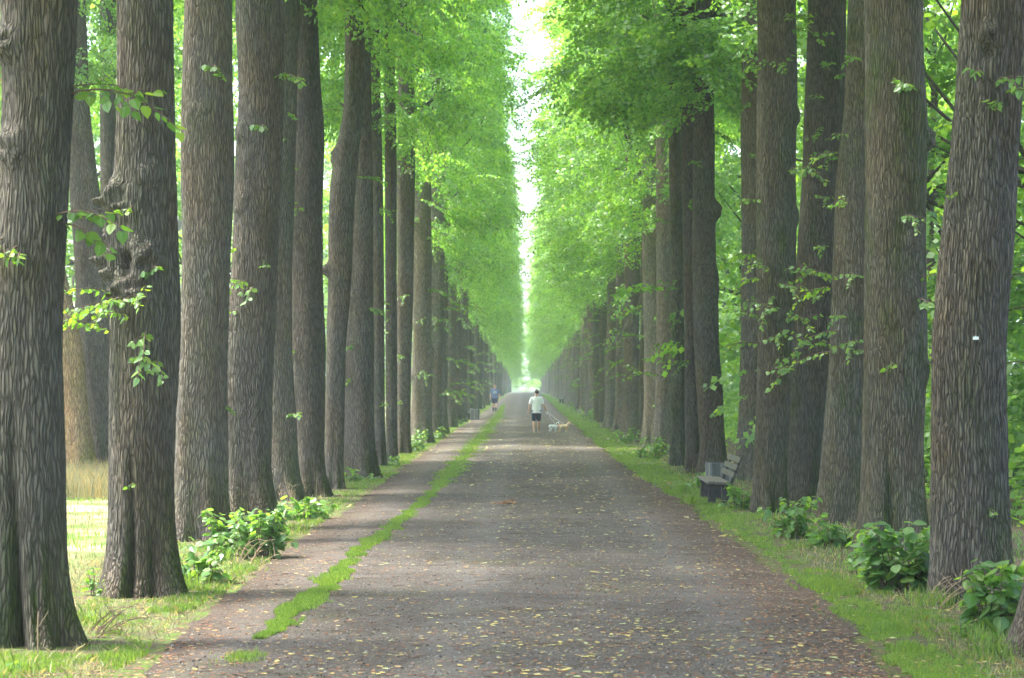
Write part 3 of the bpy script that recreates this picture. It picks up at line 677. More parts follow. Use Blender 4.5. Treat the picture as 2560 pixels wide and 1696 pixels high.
# dead branch forking off the crooked trunk
near_tree([(0,925,945),(542,930,958),(1066,936,963),(1150,937,966),(1168,936,968)], 'slim dark left trunk, ninth in its row, behind the stout brown one', -1, 19, nth=128, dz=0.05, shoots=[(950,520,2,1),(945,330,4,1),(955,1000,5,1)])
near_tree([(0,958,985),(542,962,992),(850,964,993),(1100,964,995),(1157,962,998)], 'dark narrow left trunk, tenth in its row, shrub at its base', -1, 20, nth=128, dz=0.05, shoots=[(975,230,4,1),(980,340,4,1),(972,760,1,1),(970,830,1,1),(975,300,2,1)])
near_tree([(0,995,1030),(380,993,1038),(850,992,1030),(1080,993,1026),(1136,990,1028)], 'left trunk with a pale grey left side, eleventh in its row', -1, 21, nth=128, dz=0.05, shoots=[(1010,740,2,1),(1008,890,1,1),(1005,1010,1,1),(1020,420,4,1),(1000,460,2,1)])
# right row
near_tree([(0,2600,2760),(850,2590,2750),(1300,2580,2750),(1438,2562,2752),(1540,2540,2755),(1600,2518,2762),(1627,2505,2770)],
    'nearest right trunk, only its slanting foot showing in the bottom corner', 1, 31, nth=340, dz=0.026, flare=0.25)
rr1, cxr1, dr1 = near_tree([(0,2410,2566),(217,2397,2557),(434,2375,2538),(651,2351,2527),(850,2337,2513),(1174,2334,2512),(1390,2328,2520),(1470,2326,2530),(1505,2320,2540)],
    'broad right trunk leaning outwards, small white tag at eye level', 1, 32, nth=420, dz=0.022, flare=0.22, ridge=0.015,
    knots=[(FR-0.4, 5.35, 0.1, 0.05, 0.8), (FR-0.35, 5.15, 0.07, -0.04, 0.3), (FR-0.1, 3.5, 0.16, 0.02, 0.3), (FR+0.3, 3.8, 0.14, 0.02, 0.3)],
    shoots=[(2530,700,4,1.0),(2520,690,2,0.9),(2480,210,1,1),(2500,240,2,0.9),(2470,290,0,1),(2440,190,3,0.9),(2515,910,2,0.9),(2520,780,0,1),(2535,230,4,1),(2540,400,4,1),(2385,480,5,0.6),(2450,1260,5,0.5)])
near_tree([(0,2166,2314),(271,2170,2318),(542,2171,2314),(850,2160,2317),(1120,2153,2312),(1336,2146,2320),(1385,2138,2326)],
    'second large right trunk with a round knob on its right flank', 1, 33, nth=400, dz=0.022, mat='bark_green', flare=0.32,
    notches=[(FR-0.35, 0.12, 0.2, 1.6, 0.07)],
    knots=[(-0.12, 5.0, 0.12, 0.10, 0.3), (FR+0.45, 3.75, 0.14, 0.04, 0.3), (FR+0.4, 3.35, 0.11, -0.03, 0.3), (FR+0.25, 4.6, 0.12, 0.02, 0.3), (-0.35, 2.2, 0.15, 0.04, 0.3)],
    shoots=[(2235,230,1,0.9),(2250,225,3,1),(2250,545,2,0.8),(2290,700,1,1),(2280,750,0,1),(2310,530,3,1),(2215,905,5,1),(2305,910,1,0.8)])
near_tree([(0,2123,2210),(271,2112,2200),(434,2095,2190),(651,2085,2180),(850,2075,2170),(1066,2059,2160),(1228,2045,2155),(1305,2035,2160)],
    'right trunk, third from the front, thick leafy shoots at head height', 1, 34, nth=300, dz=0.028, mat='bark_green', flare=0.28,
    shoots=[(2095,700,4,1),(2120,690,2,1),(2090,830,4,1.1),(2110,860,2,1.1),(2085,870,1,1),(2100,790,1,1),(2130,880,2,1),(2140,150,1,1),(2090,380,2,1),(2110,520,2,1),(2120,340,0,1),(2150,690,1,1),(2080,720,2,0.9),(2065,880,4,1)])
near_tree([(0,2025,2118),(271,2014,2114),(434,2010,2100),(651,1995,2095),(850,1980,2082),(1066,1970,2062),(1255,1960,2048),(1280,1955,2052)],
    'fourth right trunk, streaked yellowish green with algae on its left side', 1, 35, nth=300, dz=0.028, mat='bark_green', flare=0.2, dy=1.2,
    shoots=[(2060,380,4,1),(2080,200,2,1),(2040,350,2,1),(2050,500,2,1),(2060,180,1,1),(2050,250,0,1),(2040,620,1,1),(2000,880,4,1),(2030,750,1,1)])
near_tree([(0,1896,1990),(244,1895,1995),(434,1892,1987),(651,1894,1988),(850,1893,1984),(1066,1889,1970),(1174,1883,1965),(1255,1881,1962),(1279,1878,1966)],
    'fifth right trunk, thick green foot just in front of the bench', 1, 36, nth=300, dz=0.028, mat='bark_green', flare=0.2,
    knots=[(-0.1, 6.3, 0.12, 0.06, 0.4), (-0.2, 4.7, 0.14, 0.05, 0.3)],
    shoots=[(1960,60,2,1.1),(1975,80,4,1),(1905,175,2,1),(1945,180,4,1),(1920,680,4,1),(1950,720,2,1),(1930,740,4,1),(1900,700,2,1),(1960,800,4,1),(1910,800,4,1),(1930,850,2,1),(1895,860,1,1),(1980,680,2,1),(1965,430,2,1),(1900,500,1,1),(1940,930,1,1),(1890,640,2,1)])
near_tree([(0,1857,1915),(380,1852,1912),(850,1853,1910),(1012,1847,1905),(1120,1840,1902),(1200,1835,1902)],
    'slender right trunk rising directly behind the near bench backrest', 1, 37, nth=160, dz=0.04,
    shoots=[(1880,80,1,1),(1870,260,2,1),(1880,400,1,1),(1870,500,0,1),(1875,650,2,1),(1880,740,4,1),(1860,860,2,1),(1890,900,4,1)])
near_tree([(0,1742,1786),(239,1737,1786),(434,1733,1788),(651,1731,1790),(850,1735,1798),(980,1740,1810),(1120,1749,1813),(1184,1744,1815)],
    'dark sturdy right trunk behind the grey bin, bulging on its right', 1, 38, nth=180, dz=0.04, mat='bark',
    knots=[(-0.1, 5.9, 0.2, 0.14, 0.4), (-0.1, 4.3, 0.3, 0.05, 0.3)], shoots=[(1780,330,2,1),(1750,420,1,1),(1795,860,5,1),(1745,280,4,1)])
near_tree([(0,1700,1738),(400,1704,1738),(850,1711,1745),(1120,1712,1752),(1180,1708,1756)], 'right trunk with dead brown stems at its foot, beyond the bin', 1, 39, nth=140, dz=0.05, shoots=[(1725,500,2,1),(1720,900,2,1),(1725,250,4,1)])
near_tree([(0,1672,1705),(500,1674,1708),(850,1677,1712),(1120,1674,1712),(1166,1670,1716)], 'greenish right trunk, ninth from the front, shrubs beyond its foot', 1, 40, nth=140, dz=0.05, mat='bark_green', shoots=[(1690,700,4,1),(1690,860,4,1),(1690,800,2,1),(1680,560,4,1)])
# single trunks in the field on the left
near_tree([(400,20,92),(700,90,165),(869,125,203),(1003,145,217),(1197,165,246)], 'tan trunk leaning left in the field behind the first left tree', -1, 51, mat='bark_tan', nth=140, dz=0.05, name='field_tree')
near_tree([(0,150,210),(253,160,217),(434,170,240),(601,183,267),(802,193,285),(940,205,290),(1192,225,302)], 'thick grey trunk in the field seen between the first two trees', -1, 52, nth=160, dz=0.05, name='field_tree', ridge=0.02,
    knots=[(PI, 3.3, 0.25, 0.06, 0.3)])
near_tree([(0,245,285),(400,248,287),(801,252,290),(1170,262,300)], 'thin grey field trunk mostly hidden behind the burled tree', -1, 53, nth=100, dz=0.08, name='field_tree')
# the white tag on the tagged trunk
cx_, cy_, r_ = cxr1(wz(848, dr1))
mb = MB(); mb.box((0, 0, 0), (0.052, 0.006, 0.028)); mb.tube([(0, -0.004, 0.019), (0, 0.03, 0.019)], 0.004, 8)
M['tag'] = simple('white tag', (0.75, 0.80, 0.78), 0.5, 0.05)
ox = wx(2417, dr1)-rr1.location.x-cx_
mb.obj('tag', M['tag'], rr1, loc=(cx_+ox, cy_-math.sqrt(max(0, r_*r_-ox*ox))-0.025, wz(848, dr1)), rot=(0, 0, ox/r_*0.9))

# the rest of both rows: copies of a few trunks
TV = []
for v in range(6):
    zs = zlist(10.5, 0.07); r0 = 0.33
    ww = r0*np.interp(zs, [0, 1.2, 5, 10, 18], [1.04, 0.96, 0.90, 0.82, 0.25])*(1+0.04*np.sin(zs*0.9+v))
    bx_ = 0.05*np.sin(zs*0.35+v*1.7)+0.02*np.sin(zs*1.1+v); by_ = 0.05*np.sin(zs*0.3+v*2.9)
    bx_ -= bx_[0]; by_ -= by_[0]
    kn = [(random.uniform(0, 6.28), random.uniform(1.5, 8), random.uniform(0.1, 0.18), random.uniform(0.03, 0.09), 0.5) for _ in range(5)]
    TV.append(trunk_mesh('trunk', zs, bx_, by_, ww, 400+v, M['bark_hazed'] if v % 3 else M['bark_green'], nth=96, knots=kn))
def row_tree(side, x, y, idx, label, group):
    root = thing('lime_tree', label, 'tree', (x, y, float(gz(y))), group=group)
    s = random.uniform(0.82, 1.15)
    link('trunk', TV[idx % 6], root, (0,0,0), (random.uniform(-0.012, 0.012), random.uniform(-0.012, 0.012), random.uniform(0, 6.28)), (s, s, 1.0))
    crown_for(root, side, random.randrange(8), up=float(np.interp(y, [70, 120, 220, 430], [0, -0.6, -1.7, -3.2])))
    if 15 < y < 200:
        for _ in range(9 if y < 110 else 5):
            z = random.uniform(1.4, 8.0); a = random.uniform(-PI, 0.3) if side > 0 else random.uniform(-PI*1.0, 0.2)
            add_shoot(root, None, lambda zz: (0, 0, 0.31*s*(1-0.015*zz)), a, z, random.choice([1, 2, 2, 4, 4]), random.uniform(1.0, 1.5))
    return root
yl_, yr_ = [66, 72.0, 78], [57.5, 62.5, 67.5, 73]
while yl_[-1] < 445: yl_.append(yl_[-1]+5.2+random.uniform(-0.5, 0.5))
while yr_[-1] < 445: yr_.append(yr_[-1]+5.2+random.uniform(-0.5, 0.5))
for side, ys, k0, nm in ((-1, yl_, 11, 'left'), (1, yr_, 10, 'right')):
    for i, y in enumerate(ys):
        x = (-3.42 if side < 0 else 4.05)+random.uniform(-0.16, 0.16)
        o_ = k0+i
        if o_ < 20:
            lb = 'lime trunk with small shoots, %s in the %s row from the camera' % (ORD[o_], nm); g = '%s row of the lime avenue' % nm
        elif y < 170:
            lb = 'hazy middle distance lime tree in the %s row with trunk crowded by its neighbours' % nm; g = 'middle distance lime trees of the %s row' % nm
        else:
            lb = 'far pale lime tree in the %s row near the end of the avenue' % nm; g = 'far lime trees of the %s row' % nm
        row_tree(side, x, y, random.randrange(6), lb, g)
for side, x in ((-1, -3.9), (1, 4.2)):                             # trees just outside the frame that shade the path
    for y in ((10.2, 4.8, -0.8, -6.5) if side < 0 else (10.4, 5.0, -0.6, -6.5)):
        row_tree(side, x, y, random.randrange(6), 'lime tree of the %s row standing behind the photographer' % ('left' if side < 0 else 'right'), 'lime trees of the %s row outside the picture' % ('left' if side < 0 else 'right'))
# a dead limb on the crooked tree's neighbour
mb = MB(); P = [(wx(x_, 37.6)-r8.location.x, -0.25-0.02*i, wz(y_, 37.6)) for i, (x_, y_) in enumerate([(868, 268), (850, 232), (830, 200), (805, 178), (788, 165)])]
mb.tube(P, [0.075, 0.065, 0.05, 0.035, 0.02], 10); mb.obj('limb', M['limb'], r8, True)

# ------------------------------------------------------------------ woodland right, field trees left
WT = []
for v in range(3):
    zs = zlist(8, 0.2, 14); ww = 0.2*np.interp(zs, [0, 1, 6, 14], [1.1, 0.95, 0.8, 0.25])
    WT.append(trunk_mesh('trunk', zs, 0.12*np.sin(zs*0.4+v)-0.12*math.sin(v), 0*zs, ww, 500+v, M['bark'], nth=40, ridge=0.008))
def wood_tree(x, y, name, label, group, s=None, cr=None, zdrop=0.0):
    root = thing(name, label, 'tree', (x, y, float(gz(y))), group=group); v = random.randrange(3) if cr is None else cr
    if 450 < y < 530: zdrop = 0.0
    s = s or random.uniform(0.85, 1.2); rz = random.uniform(0, 6.28)
    link('trunk', WT[v], root, (0,0,0), (0,0,rz), (s*random.uniform(0.7,1.3), s, s))
    link('crown', WOODC[v][0], root, (0,0,-zdrop), (0,0,rz), s); link('limbs', WOODC[v][1], root, (0,0,-zdrop), (0,0,rz), s)
    return root
wood = []
for d_, xs_ in ((31, (13.5,)), (38, (10.2, 15)), (46, (9, 14.5)), (54, (11, 17)), (63, (9.5, 15, 21)), (74, (12, 18)), (86, (9.5, 16, 24)), (100, (12, 20)), (118, (10, 17, 26)), (138, (12, 22)), (160, (10, 18, 30)), (190, (14, 26)), (225, (12, 22)), (265, (14, 28))):
    for x_ in xs_: wood.append((x_+random.uniform(-0.8, 0.8), d_+random.uniform(-2, 2)))
for i, (x_, y_) in enumerate(wood):
    wood_tree(x_, y_, 'woodland_tree', 'leafy woodland tree behind the right row of the avenue', 'woodland trees behind the right row')
for i, (x_, y_) in enumerate([(-13.5, 60), (-17, 52), (-12, 74), (-19, 70), (-14, 90), (-22, 84), (-26, 66), (-12.5, 108), (-19, 118), (-28, 100), (-14, 135), (-24, 140), (-13, 165), (-22, 180), (-14, 205), (-26, 225), (-14, 250), (-22, 275), (-38, 130), (-33, 160)]):
    wood_tree(x_, y_, 'field_edge_tree', 'light green leafy tree on the far side of the left field', 'trees on the far side of the left field', s=random.uniform(1.0, 1.3))
for i, (x_, y_) in enumerate([(-24, 880), (-12, 890), (-2, 900), (8, 885), (18, 895), (30, 882), (-5.2, 462), (5.6, 466), (-3.6, 480), (3.8, 486), (-9, 560), (11, 600), (-9, 700), (11, 720), (-10, 500), (10, 500)]+[(sx_*8.5+random.uniform(-0.6, 0.6), yy_) for yy_ in range(535, 790, 20) for sx_ in (-1, 1)]):  # side rows beyond the avenue are added to block sun from the haze
    wood_tree(x_, y_, 'distant_or_added_tree', 'pale hazy tree closing, or added to shade, the far end of the avenue', 'trees at the far end of the avenue', s=random.uniform(1.7, 2.1) if abs(y_-885) < 30 else 1.35)

# ------------------------------------------------------------------ basal shrubs
def shrub_mesh(name, seed, w, h, nst, leaf, mats):
    r = random.Random(seed); mb = MB()
    for i in range(max(5, int(nst*0.33))):
        a = r.uniform(0, 2*PI); q = math.sqrt(r.random()); bx, by = 0.25*w*q*math.cos(a), 0.2*w*q*math.sin(a)
        lean = r.uniform(0.1, 1.0); H = h*r.uniform(0.25, 1.15)*(1-0.35*lean*q); ex, ey = bx+math.cos(a)*w*0.42*lean, by+math.sin(a)*w*0.36*lean
        P = [np.array([bx, by, -0.03]), np.array([bx*0.8+ex*0.2, by*0.8+ey*0.2, H*0.4]), np.array([bx*0.4+ex*0.6, by*0.4+ey*0.6, H*0.8]), np.array([ex, ey, H])]
        mb.tube(P, [0.006, 0.005, 0.0035, 0.002], 4, 0)
        nl = max(5, int(H/0.05)+3)
        for j in range(nl):
            f = 0.25+0.75*(j+0.5)/nl; s = f*3; k = min(int(s), 2); p = P[k]*(1-(s-k))+P[k+1]*(s-k)
            L = leaf*r.uniform(0.55, 1.15)*(1.1-0.35*f); V, F = heart_leaf(L); az = r.uniform(0, 2*PI)
            m = Matrix.Rotation(az, 3, 'Z') @ Matrix.Rotation(r.uniform(0.0, 0.9), 3, 'Y') @ Matrix.Rotation(r.uniform(-0.5, 0.5), 3, 'X')
            q2 = p+np.array(m @ Vector((L*0.5, 0, 0.02)))
            mb.tube([p, q2], [0.0018, 0.0012], 3, 0); mb.add(V @ np.array(m).T+q2, F, 1)
    return mb.mesh(name, mats)
shr = [  # photo centre x, base y, width px, height px (photo pixels), label
 (498, 1458, 130, 135, 60, 'dark leafy basal shrub at the right foot of the burled left tree'),
 (560, 1392, 100, 150, 40, 'blue green shrub in front of the third left trunk'),
 (640, 1400, 150, 170, 95, 'large lush shrub between the third and fourth left trunks'),
 (762, 1300, 130, 75, 55, 'low shrub with round yellow green leaves by the fifth left trunk'),
 (905, 1205, 110, 42, 40, 'flat dark shrub at the foot of the stout brown left trunk'),
 (985, 1166, 45, 30, 20, 'small yellow green shrub under the tenth left trunk'),
 (1040, 1130, 60, 62, 40, 'bushy shrub with pale leaf tips beyond the eleventh left trunk'),
 (1085, 1100, 50, 40, 30, 'dark rounded shrub farther along the left verge before the bin'),
 (1140, 1062, 55, 34, 30, 'shrub on the left verge just before the far bin'),
 (2265, 1480, 215, 195, 150, 'largest shrub with big green leaves between the two broad right trunks'),
 (2180, 1440, 110, 120, 50, 'bright shrub tucked behind the largest right shrub'),
 (2500, 1580, 160, 190, 80, 'leafy shrub beside the slanting foot in the bottom right corner'),
 (1990, 1350, 130, 120, 80, 'bright green shrub in front of the fourth right trunk'),
 (2092, 1372, 110, 95, 45, 'sparse shrub with large pale leaves before the third right trunk'),
 (1852, 1275, 95, 80, 55, 'shrub growing between the near bench and the green trunk'),
 (1745, 1225, 45, 55, 22, 'small blue green shrub at the far end of the near bench'),
 (1620, 1148, 120, 62, 70, 'spreading shrub along the right verge before the bin'),
 (1560, 1110, 80, 45, 40, 'second spreading shrub along the right verge beyond the long one'),
 (1475, 1050, 60, 38, 35, 'rounded shrub on the right verge behind the tan dog'),
 (1440, 1030, 45, 30, 25, 'small yellow tipped shrub on the right verge near the far bench'),
 (1405, 985, 40, 28, 20, 'hazy shrub at the far end of the right verge'),
 (1262, 985, 28, 40, 25, 'hazy tall shrub beyond the walking man on the left'),
]
for i, (px, pyb, wpx, hpx, nst, lb) in enumerate(shr):
    d = CH*FPX/(pyb-HY); k = d/FPX
    me = shrub_mesh('shrub', 600+i, wpx*k*1.1, hpx*k*0.92, nst, 0.155 if px in (2265, 2092, 2500, 762) else 0.13, [M['twig'], M['leaf_shrub']])
    o = tag(link('shrub', me, loc=(wx(px, d), d+0.15, 0)), lb, 'shrub')
# weeds at the wood's edge: undergrowth mass
def undergrowth(name, xr, yr, n, hmax, leaf, lab, mat, seed):
    r = np.random.default_rng(seed); Y = r.uniform(*yr, n); X = r.uniform(*xr, n)
    hh = hmax*(0.25+vnoise(X*0.35, Y*0.3, seed)*1.1)*np.clip((np.abs(X)-abs(xr[0] if abs(xr[0]) < abs(xr[1]) else xr[1]))/2.5, 0.15, 1)
    Z = ground_z(X, Y)+hh*r.uniform(0.02, 1, n)**0.7
    az = r.uniform(0, 2*PI, n); D = norm(np.stack([np.cos(az), np.sin(az), r.uniform(-0.7, 0.2, n)], -1)); N = norm(np.array([0,0,1.])+r.normal(0, 0.4, (n, 3)))
    V = leaf_quads(np.stack([X, Y, Z], -1), D, N, leaf*r.uniform(0.6, 1.3, n), 0.42)
    return stuff(link(name, mesh_np(name, V, np.arange(n*4).reshape(n, 4), mat)), lab, 'undergrowth')
undergrowth('undergrowth', (7.0, 30), (28, 150), 90000, 1.5, 0.20, 'green undergrowth on the woodland floor behind the right trees', M['leaf_wood'], 71)
undergrowth('hedge_undergrowth', (-40, -15), (52, 200), 60000, 2.0, 0.22, 'light green undergrowth along the far side of the left field', M['leaf_wood'], 72)

# dead stems
def stems(name, px, pyb, n, h, label, seed, spread=0.5, mat='twig', bias=0.0):
    d = CH*FPX/(pyb-HY); r = random.Random(seed); mb = MB()
    for i in range(n):
        a = r.uniform(0, 2*PI); L = h*r.uniform(0.5, 1.2); q = r.uniform(0.2, 1)*spread
        P = [np.array([0.12*math.cos(a), 0.12*math.sin(a), -0.02])]
        dr = np.array([math.cos(a)*q+bias, math.sin(a)*q*0.6, 1.0])
        for k in range(5):
            dr = dr+np.array([r.uniform(-.2,.2)+bias*0.2, r.uniform(-.2,.2), -0.12*q*k]); P.append(P[-1]+dr/np.linalg.norm(dr)*L/5)
        mb.tube(P, np.linspace(0.006, 0.002, 6), 5)
        for _ in range(3):
            k = r.randint(2, 5); e = P[k]+np.array([r.uniform(-.12,.12), r.uniform(-.1,.1), r.uniform(-0.02,.14)]); mb.tube([P[k], e], [0.003, 0.0015], 4)
    return tag(link(name, mb.mesh(name, M[mat]), loc=(wx(px, d), d, 0)), label, 'dead stems')
M['straw'] = simple('dead stem', (0.30, 0.22, 0.14), 0.9)
stems('dead_stems', 215, 1592, 12, 0.42, 'tangle of bare dark twigs beside the mossy foot of the first left tree', 1, 1.3, bias=0.5)
stems('dead_stems', 2345, 1520, 12, 0.5, 'straw coloured dead stems slanting across the foot of the tagged trunk', 2, 0.9, 'straw', 0.7)
stems('dead_stems', 2470, 1510, 10, 0.6, 'brown dead umbels at the right side of the tagged trunk', 3, 0.5)
stems('dead_stems', 620, 1412, 8, 0.4, 'dry pale stems leaning out of the large left shrub', 4, 0.9, 'straw', 0.4)
stems('dead_stems', 2120, 1420, 7, 0.35, 'thin dead stems by the root of the second large right trunk', 5, 0.6)
stems('dead_stems', 1730, 1184, 14, 0.45, 'rust brown dead stems against the trunk beyond the bin', 6, 0.4)
stems('dead_stems', 730, 1275, 8, 0.55, 'rust coloured dead umbels against the fifth left trunk', 7, 0.3, 'straw')
def seedling(px, pyb, h, seed, label):
    d = CH*FPX/(pyb-HY); return tag(link('seedling', shrub_mesh('seedling', seed, h*0.9, h, 6, 0.075, [M['twig'], M['leaf_shoot']]), loc=(wx(px, d), d, 0)), label, 'seedling')
seedling(55, 1612, 0.33, 1, 'small blue green seedling in front of the cleft of the first left tree')
seedling(245, 1490, 0.28, 2, 'bright seedling in the grass between the first two left trees')
seedling(2398, 1590, 0.16, 3, 'tiny seedling in bare soil between the shrubs in the right corner')
seedling(30, 1682, 0.1, 4, 'low bright weed at the bottom left corner')
mb = MB(); mb.tube([(0,0,-0.02),(0.004,0,0.1),(0.0,0,0.2),(0.006,0,0.33)], [0.007,0.006,0.006,0.005], 6); mb.tube([(0.004,0,0.21),(0.05,0,0.28),(0.08,0.01,0.33)], [0.004,0.003,0.002], 5)
tag(link('cut_stem', mb.mesh('cut_stem', M['straw']), loc=(wx(130, 15.75), 15.3, 0)), 'single cut upright stem before the mossy foot of the first tree', 'dead stem')
# heap of brown leaves on the path
dpl = CH*FPX/(1270-HY); n = 60
lp = flat_leaves('leaf_pile', n, [M['lf_brown'], M['lf_tan'], M['lf_brown']], wx(1270, dpl)+rng.normal(0, 0.10, n), dpl+rng.normal(0, 0.10, n), lambda x, y: path_z(x, y)+0.05*np.exp(-((x-wx(1270, dpl))**2+(y-dpl)**2)/0.015)*rng.uniform(0, 1, n), rng.uniform(0.05, 0.09, n), 0.6)
stuff(lp, 'small heap of curled brown leaves in the middle of the path', 'leaf pile')

# ------------------------------------------------------------------ benches and bins
def wood_mat(name, c):
    t = NT(name); p = t.coord(); n = t.noise(t.mapping(p, (14, 0.8, 14)), 3, 5, 0.7); m = t.noise(p, 6, 3)
    col = t.ramp(n, [(0.3, tuple(x*0.6 for x in c)), (0.7, tuple(x*1.3 for x in c))])
    col = t.mix(t.ramp(m, [(0.5, 0.0), (0.7, 0.5)]), col, (0.10, 0.12, 0.05))
    t.bsdf(col, 0.85, t.bump(n, 0.4, 0.006), 0.2); return t.mat
M['plank'] = wood_mat('weathered bench plank', (0.085, 0.086, 0.070)); M['plank_seat'] = wood_mat('grey seat plank', (0.13, 0.12, 0.11))
M['support'] = simple('dark bench support', (0.045, 0.042, 0.04), 0.85, 0.4, 12, 0.5); M['bin'] = simple('grey bin panel', (0.095, 0.10, 0.098), 0.7, 0.2, 8, 0.3)
M['bin_edge'] = simple('pale bin edge', (0.16, 0.17, 0.165), 0.6, 0.15, 8)
def build_bench(label, x, y, face):
    """face -1: the seat looks towards -x; length runs along +y from the near end"""
    b = thing('park_bench', label, 'bench', (x, y, 0), group='park benches along the avenue'); f = -face; Lb = 2.0; hs = 0.40
    for k in range(3):
        m = MB(); m.box((f*(0.065+0.13*k), Lb/2, hs-0.02-0.008*k), (0.118, Lb, 0.045)); m.obj('seat_plank', M['plank_seat'], b, bevel=0.006)
    for k in range(3):
        m = MB(); z = 0.50+k*0.125; m.box((f*(0.405+(z-hs)*0.42), Lb/2, z), (0.035, Lb, 0.098), (0, f*0.40, 0)); m.obj('back_plank', M['plank'], b, bevel=0.005)
    for yy in (0.28, Lb-0.28):
        m = MB(); m.box((f*0.10, yy, 0.165), (0.13, 0.10, 0.36), (0, f*0.08, 0)); m.box((f*0.33, yy, 0.165), (0.12, 0.10, 0.36), (0, -f*0.05, 0)); m.box((f*0.21, yy, 0.325), (0.36, 0.09, 0.05))
        m.obj('support', M['support'], b, bevel=0.008)
        m = MB(); m.tube([(f*0.41, yy, 0.30), (f*0.455, yy, 0.45), (f*0.53, yy, 0.62), (f*0.585, yy, 0.80)], [0.03, 0.028, 0.026, 0.02], 8); m.obj('back_post', M['support'], b)
    return b
bench1 = build_bench('weathered park bench with three grey back planks beside the right trees', wx(1768, 33.5), 33.5, -1)
def copy_tree(o, parent=None):
    c = o.copy(); COL.objects.link(c); c.parent = parent
    for ch in list(o.children): copy_tree(ch, c)
    return c
b2 = copy_tree(bench1); b2.location = (-2.62, 104.6, 0); b2.scale = (-1, 1, 1); b2['label'] = 'bench half hidden behind the left grey bin, pale backrest leaning left'
b3 = copy_tree(bench1); b3.location = (3.06, 178, 0); b3['label'] = 'small far bench on the right verge beyond the dog walker'
b4 = copy_tree(bench1); b4.location = (-2.65, 255, 0); b4.scale = (-1, 1, 1); b4['label'] = 'faint farthest bench on the left, beyond the walking man'
def build_bin(label, x, y, rz):
    b = thing('litter_bin', label, 'bin', (x, y, 0), rz, group='grey litter bins')
    m = MB()
    for a in range(4):
        c, s = math.cos(a*PI/2), math.sin(a*PI/2)
        m.box((c*0.175, s*0.175, 0.30), (0.03 if a % 2 == 0 else 0.32, 0.32 if a % 2 == 0 else 0.03, 0.56))
    m.box((0, 0, 0.05), (0.30, 0.30, 0.04)); m.obj('body', M['bin'], b, bevel=0.004)
    for sx in (-1, 1):
        for sy in (-1, 1): m = MB(); m.box((sx*0.18, sy*0.18, 0.295), (0.045, 0.045, 0.61)); m.obj('corner_post', M['bin_edge'], b, bevel=0.006)
    m = MB(); m.box((0.02, -0.196, 0.30), (0.05, 0.014, 0.56)); m.obj('panel_strip', M['bin_edge'], b)
    m = MB(); m.tube([(0, 0, 0.08), (0, 0, 0.54)], [0.13, 0.145], 20); m.obj('liner', M['support'], b, True)
    return b
build_bin('square grey bin standing just past the near bench', wx(1795, 36.6), 36.6, 0.12)
bin2 = build_bin('dark grey bin on the left verge beside the half hidden bench', wx(1187, 103.3), 103.3, -0.2)

# ------------------------------------------------------------------ people and dogs
M['skin'] = simple('skin', (0.62, 0.36, 0.27), 0.6, 0.06, 6, 0.05); M['hair'] = simple('brown hair', (0.05, 0.03, 0.02), 0.8, 0.3, 60, 0.5)
M['hair_s'] = simple('cropped reddish hair', (0.22, 0.11, 0.07), 0.8, 0.3, 60, 0.5)
M['white'] = simple('white cotton', (0.90, 0.90, 0.92), 0.85, 0.04, 8, 0.2); M['navy'] = simple('navy cloth', (0.018, 0.022, 0.06), 0.85, 0.2, 20)
M['bluev'] = simple('violet blue cotton', (0.14, 0.17, 0.36), 0.85, 0.1, 12); M['black'] = simple('black rubber', (0.02, 0.02, 0.022), 0.7)
M['shoe'] = simple('white shoe', (0.75, 0.75, 0.74), 0.6, 0.05); M['printw'] = simple('pale shirt print', (0.62, 0.68, 0.70), 0.8, 0.1)
def hand(mb, w, dirv, palm_n, s=1.0, curl=0.5, thumb=1):
    """palm and five bent fingers of different lengths"""
    d = np.array(Vector(dirv).normalized()); n = np.array(Vector(palm_n).normalized()); a = np.cross(d, n); w = np.array(w)
    mb.chain([(w, 0.024*s), (w+d*0.05*s, 0.026*s)], 8)
    for o in (-0.9, 0, 0.9): mb.chain([(w+d*0.02*s+a*0.014*o*s, 0.018*s), (w+d*0.075*s+a*0.022*o*s, 0.016*s)], 8)
    for i, L in enumerate((0.060, 0.078, 0.084, 0.074)):
        b = w+d*0.08*s+a*(i-1.5)*0.0195*s; c1 = b+(d*math.cos(curl)+n*math.sin(curl))*L*0.5*s; c2 = c1+(d*math.cos(curl*2)+n*math.sin(curl*2))*L*0.45*s
        mb.chain([(b, 0.0095*s), (c1, 0.0088*s), (c2, 0.0075*s)], 7)
    t0 = w+d*0.025*s-a*0.024*s*thumb; t1 = t0+(d*0.7-a*thumb*0.7+n*0.3)*0.036*s; t2 = t1+(d*0.95+n*0.45)*0.03*s
    mb.chain([(t0, 0.012*s), (t1, 0.0105*s), (t2, 0.009*s)], 7)
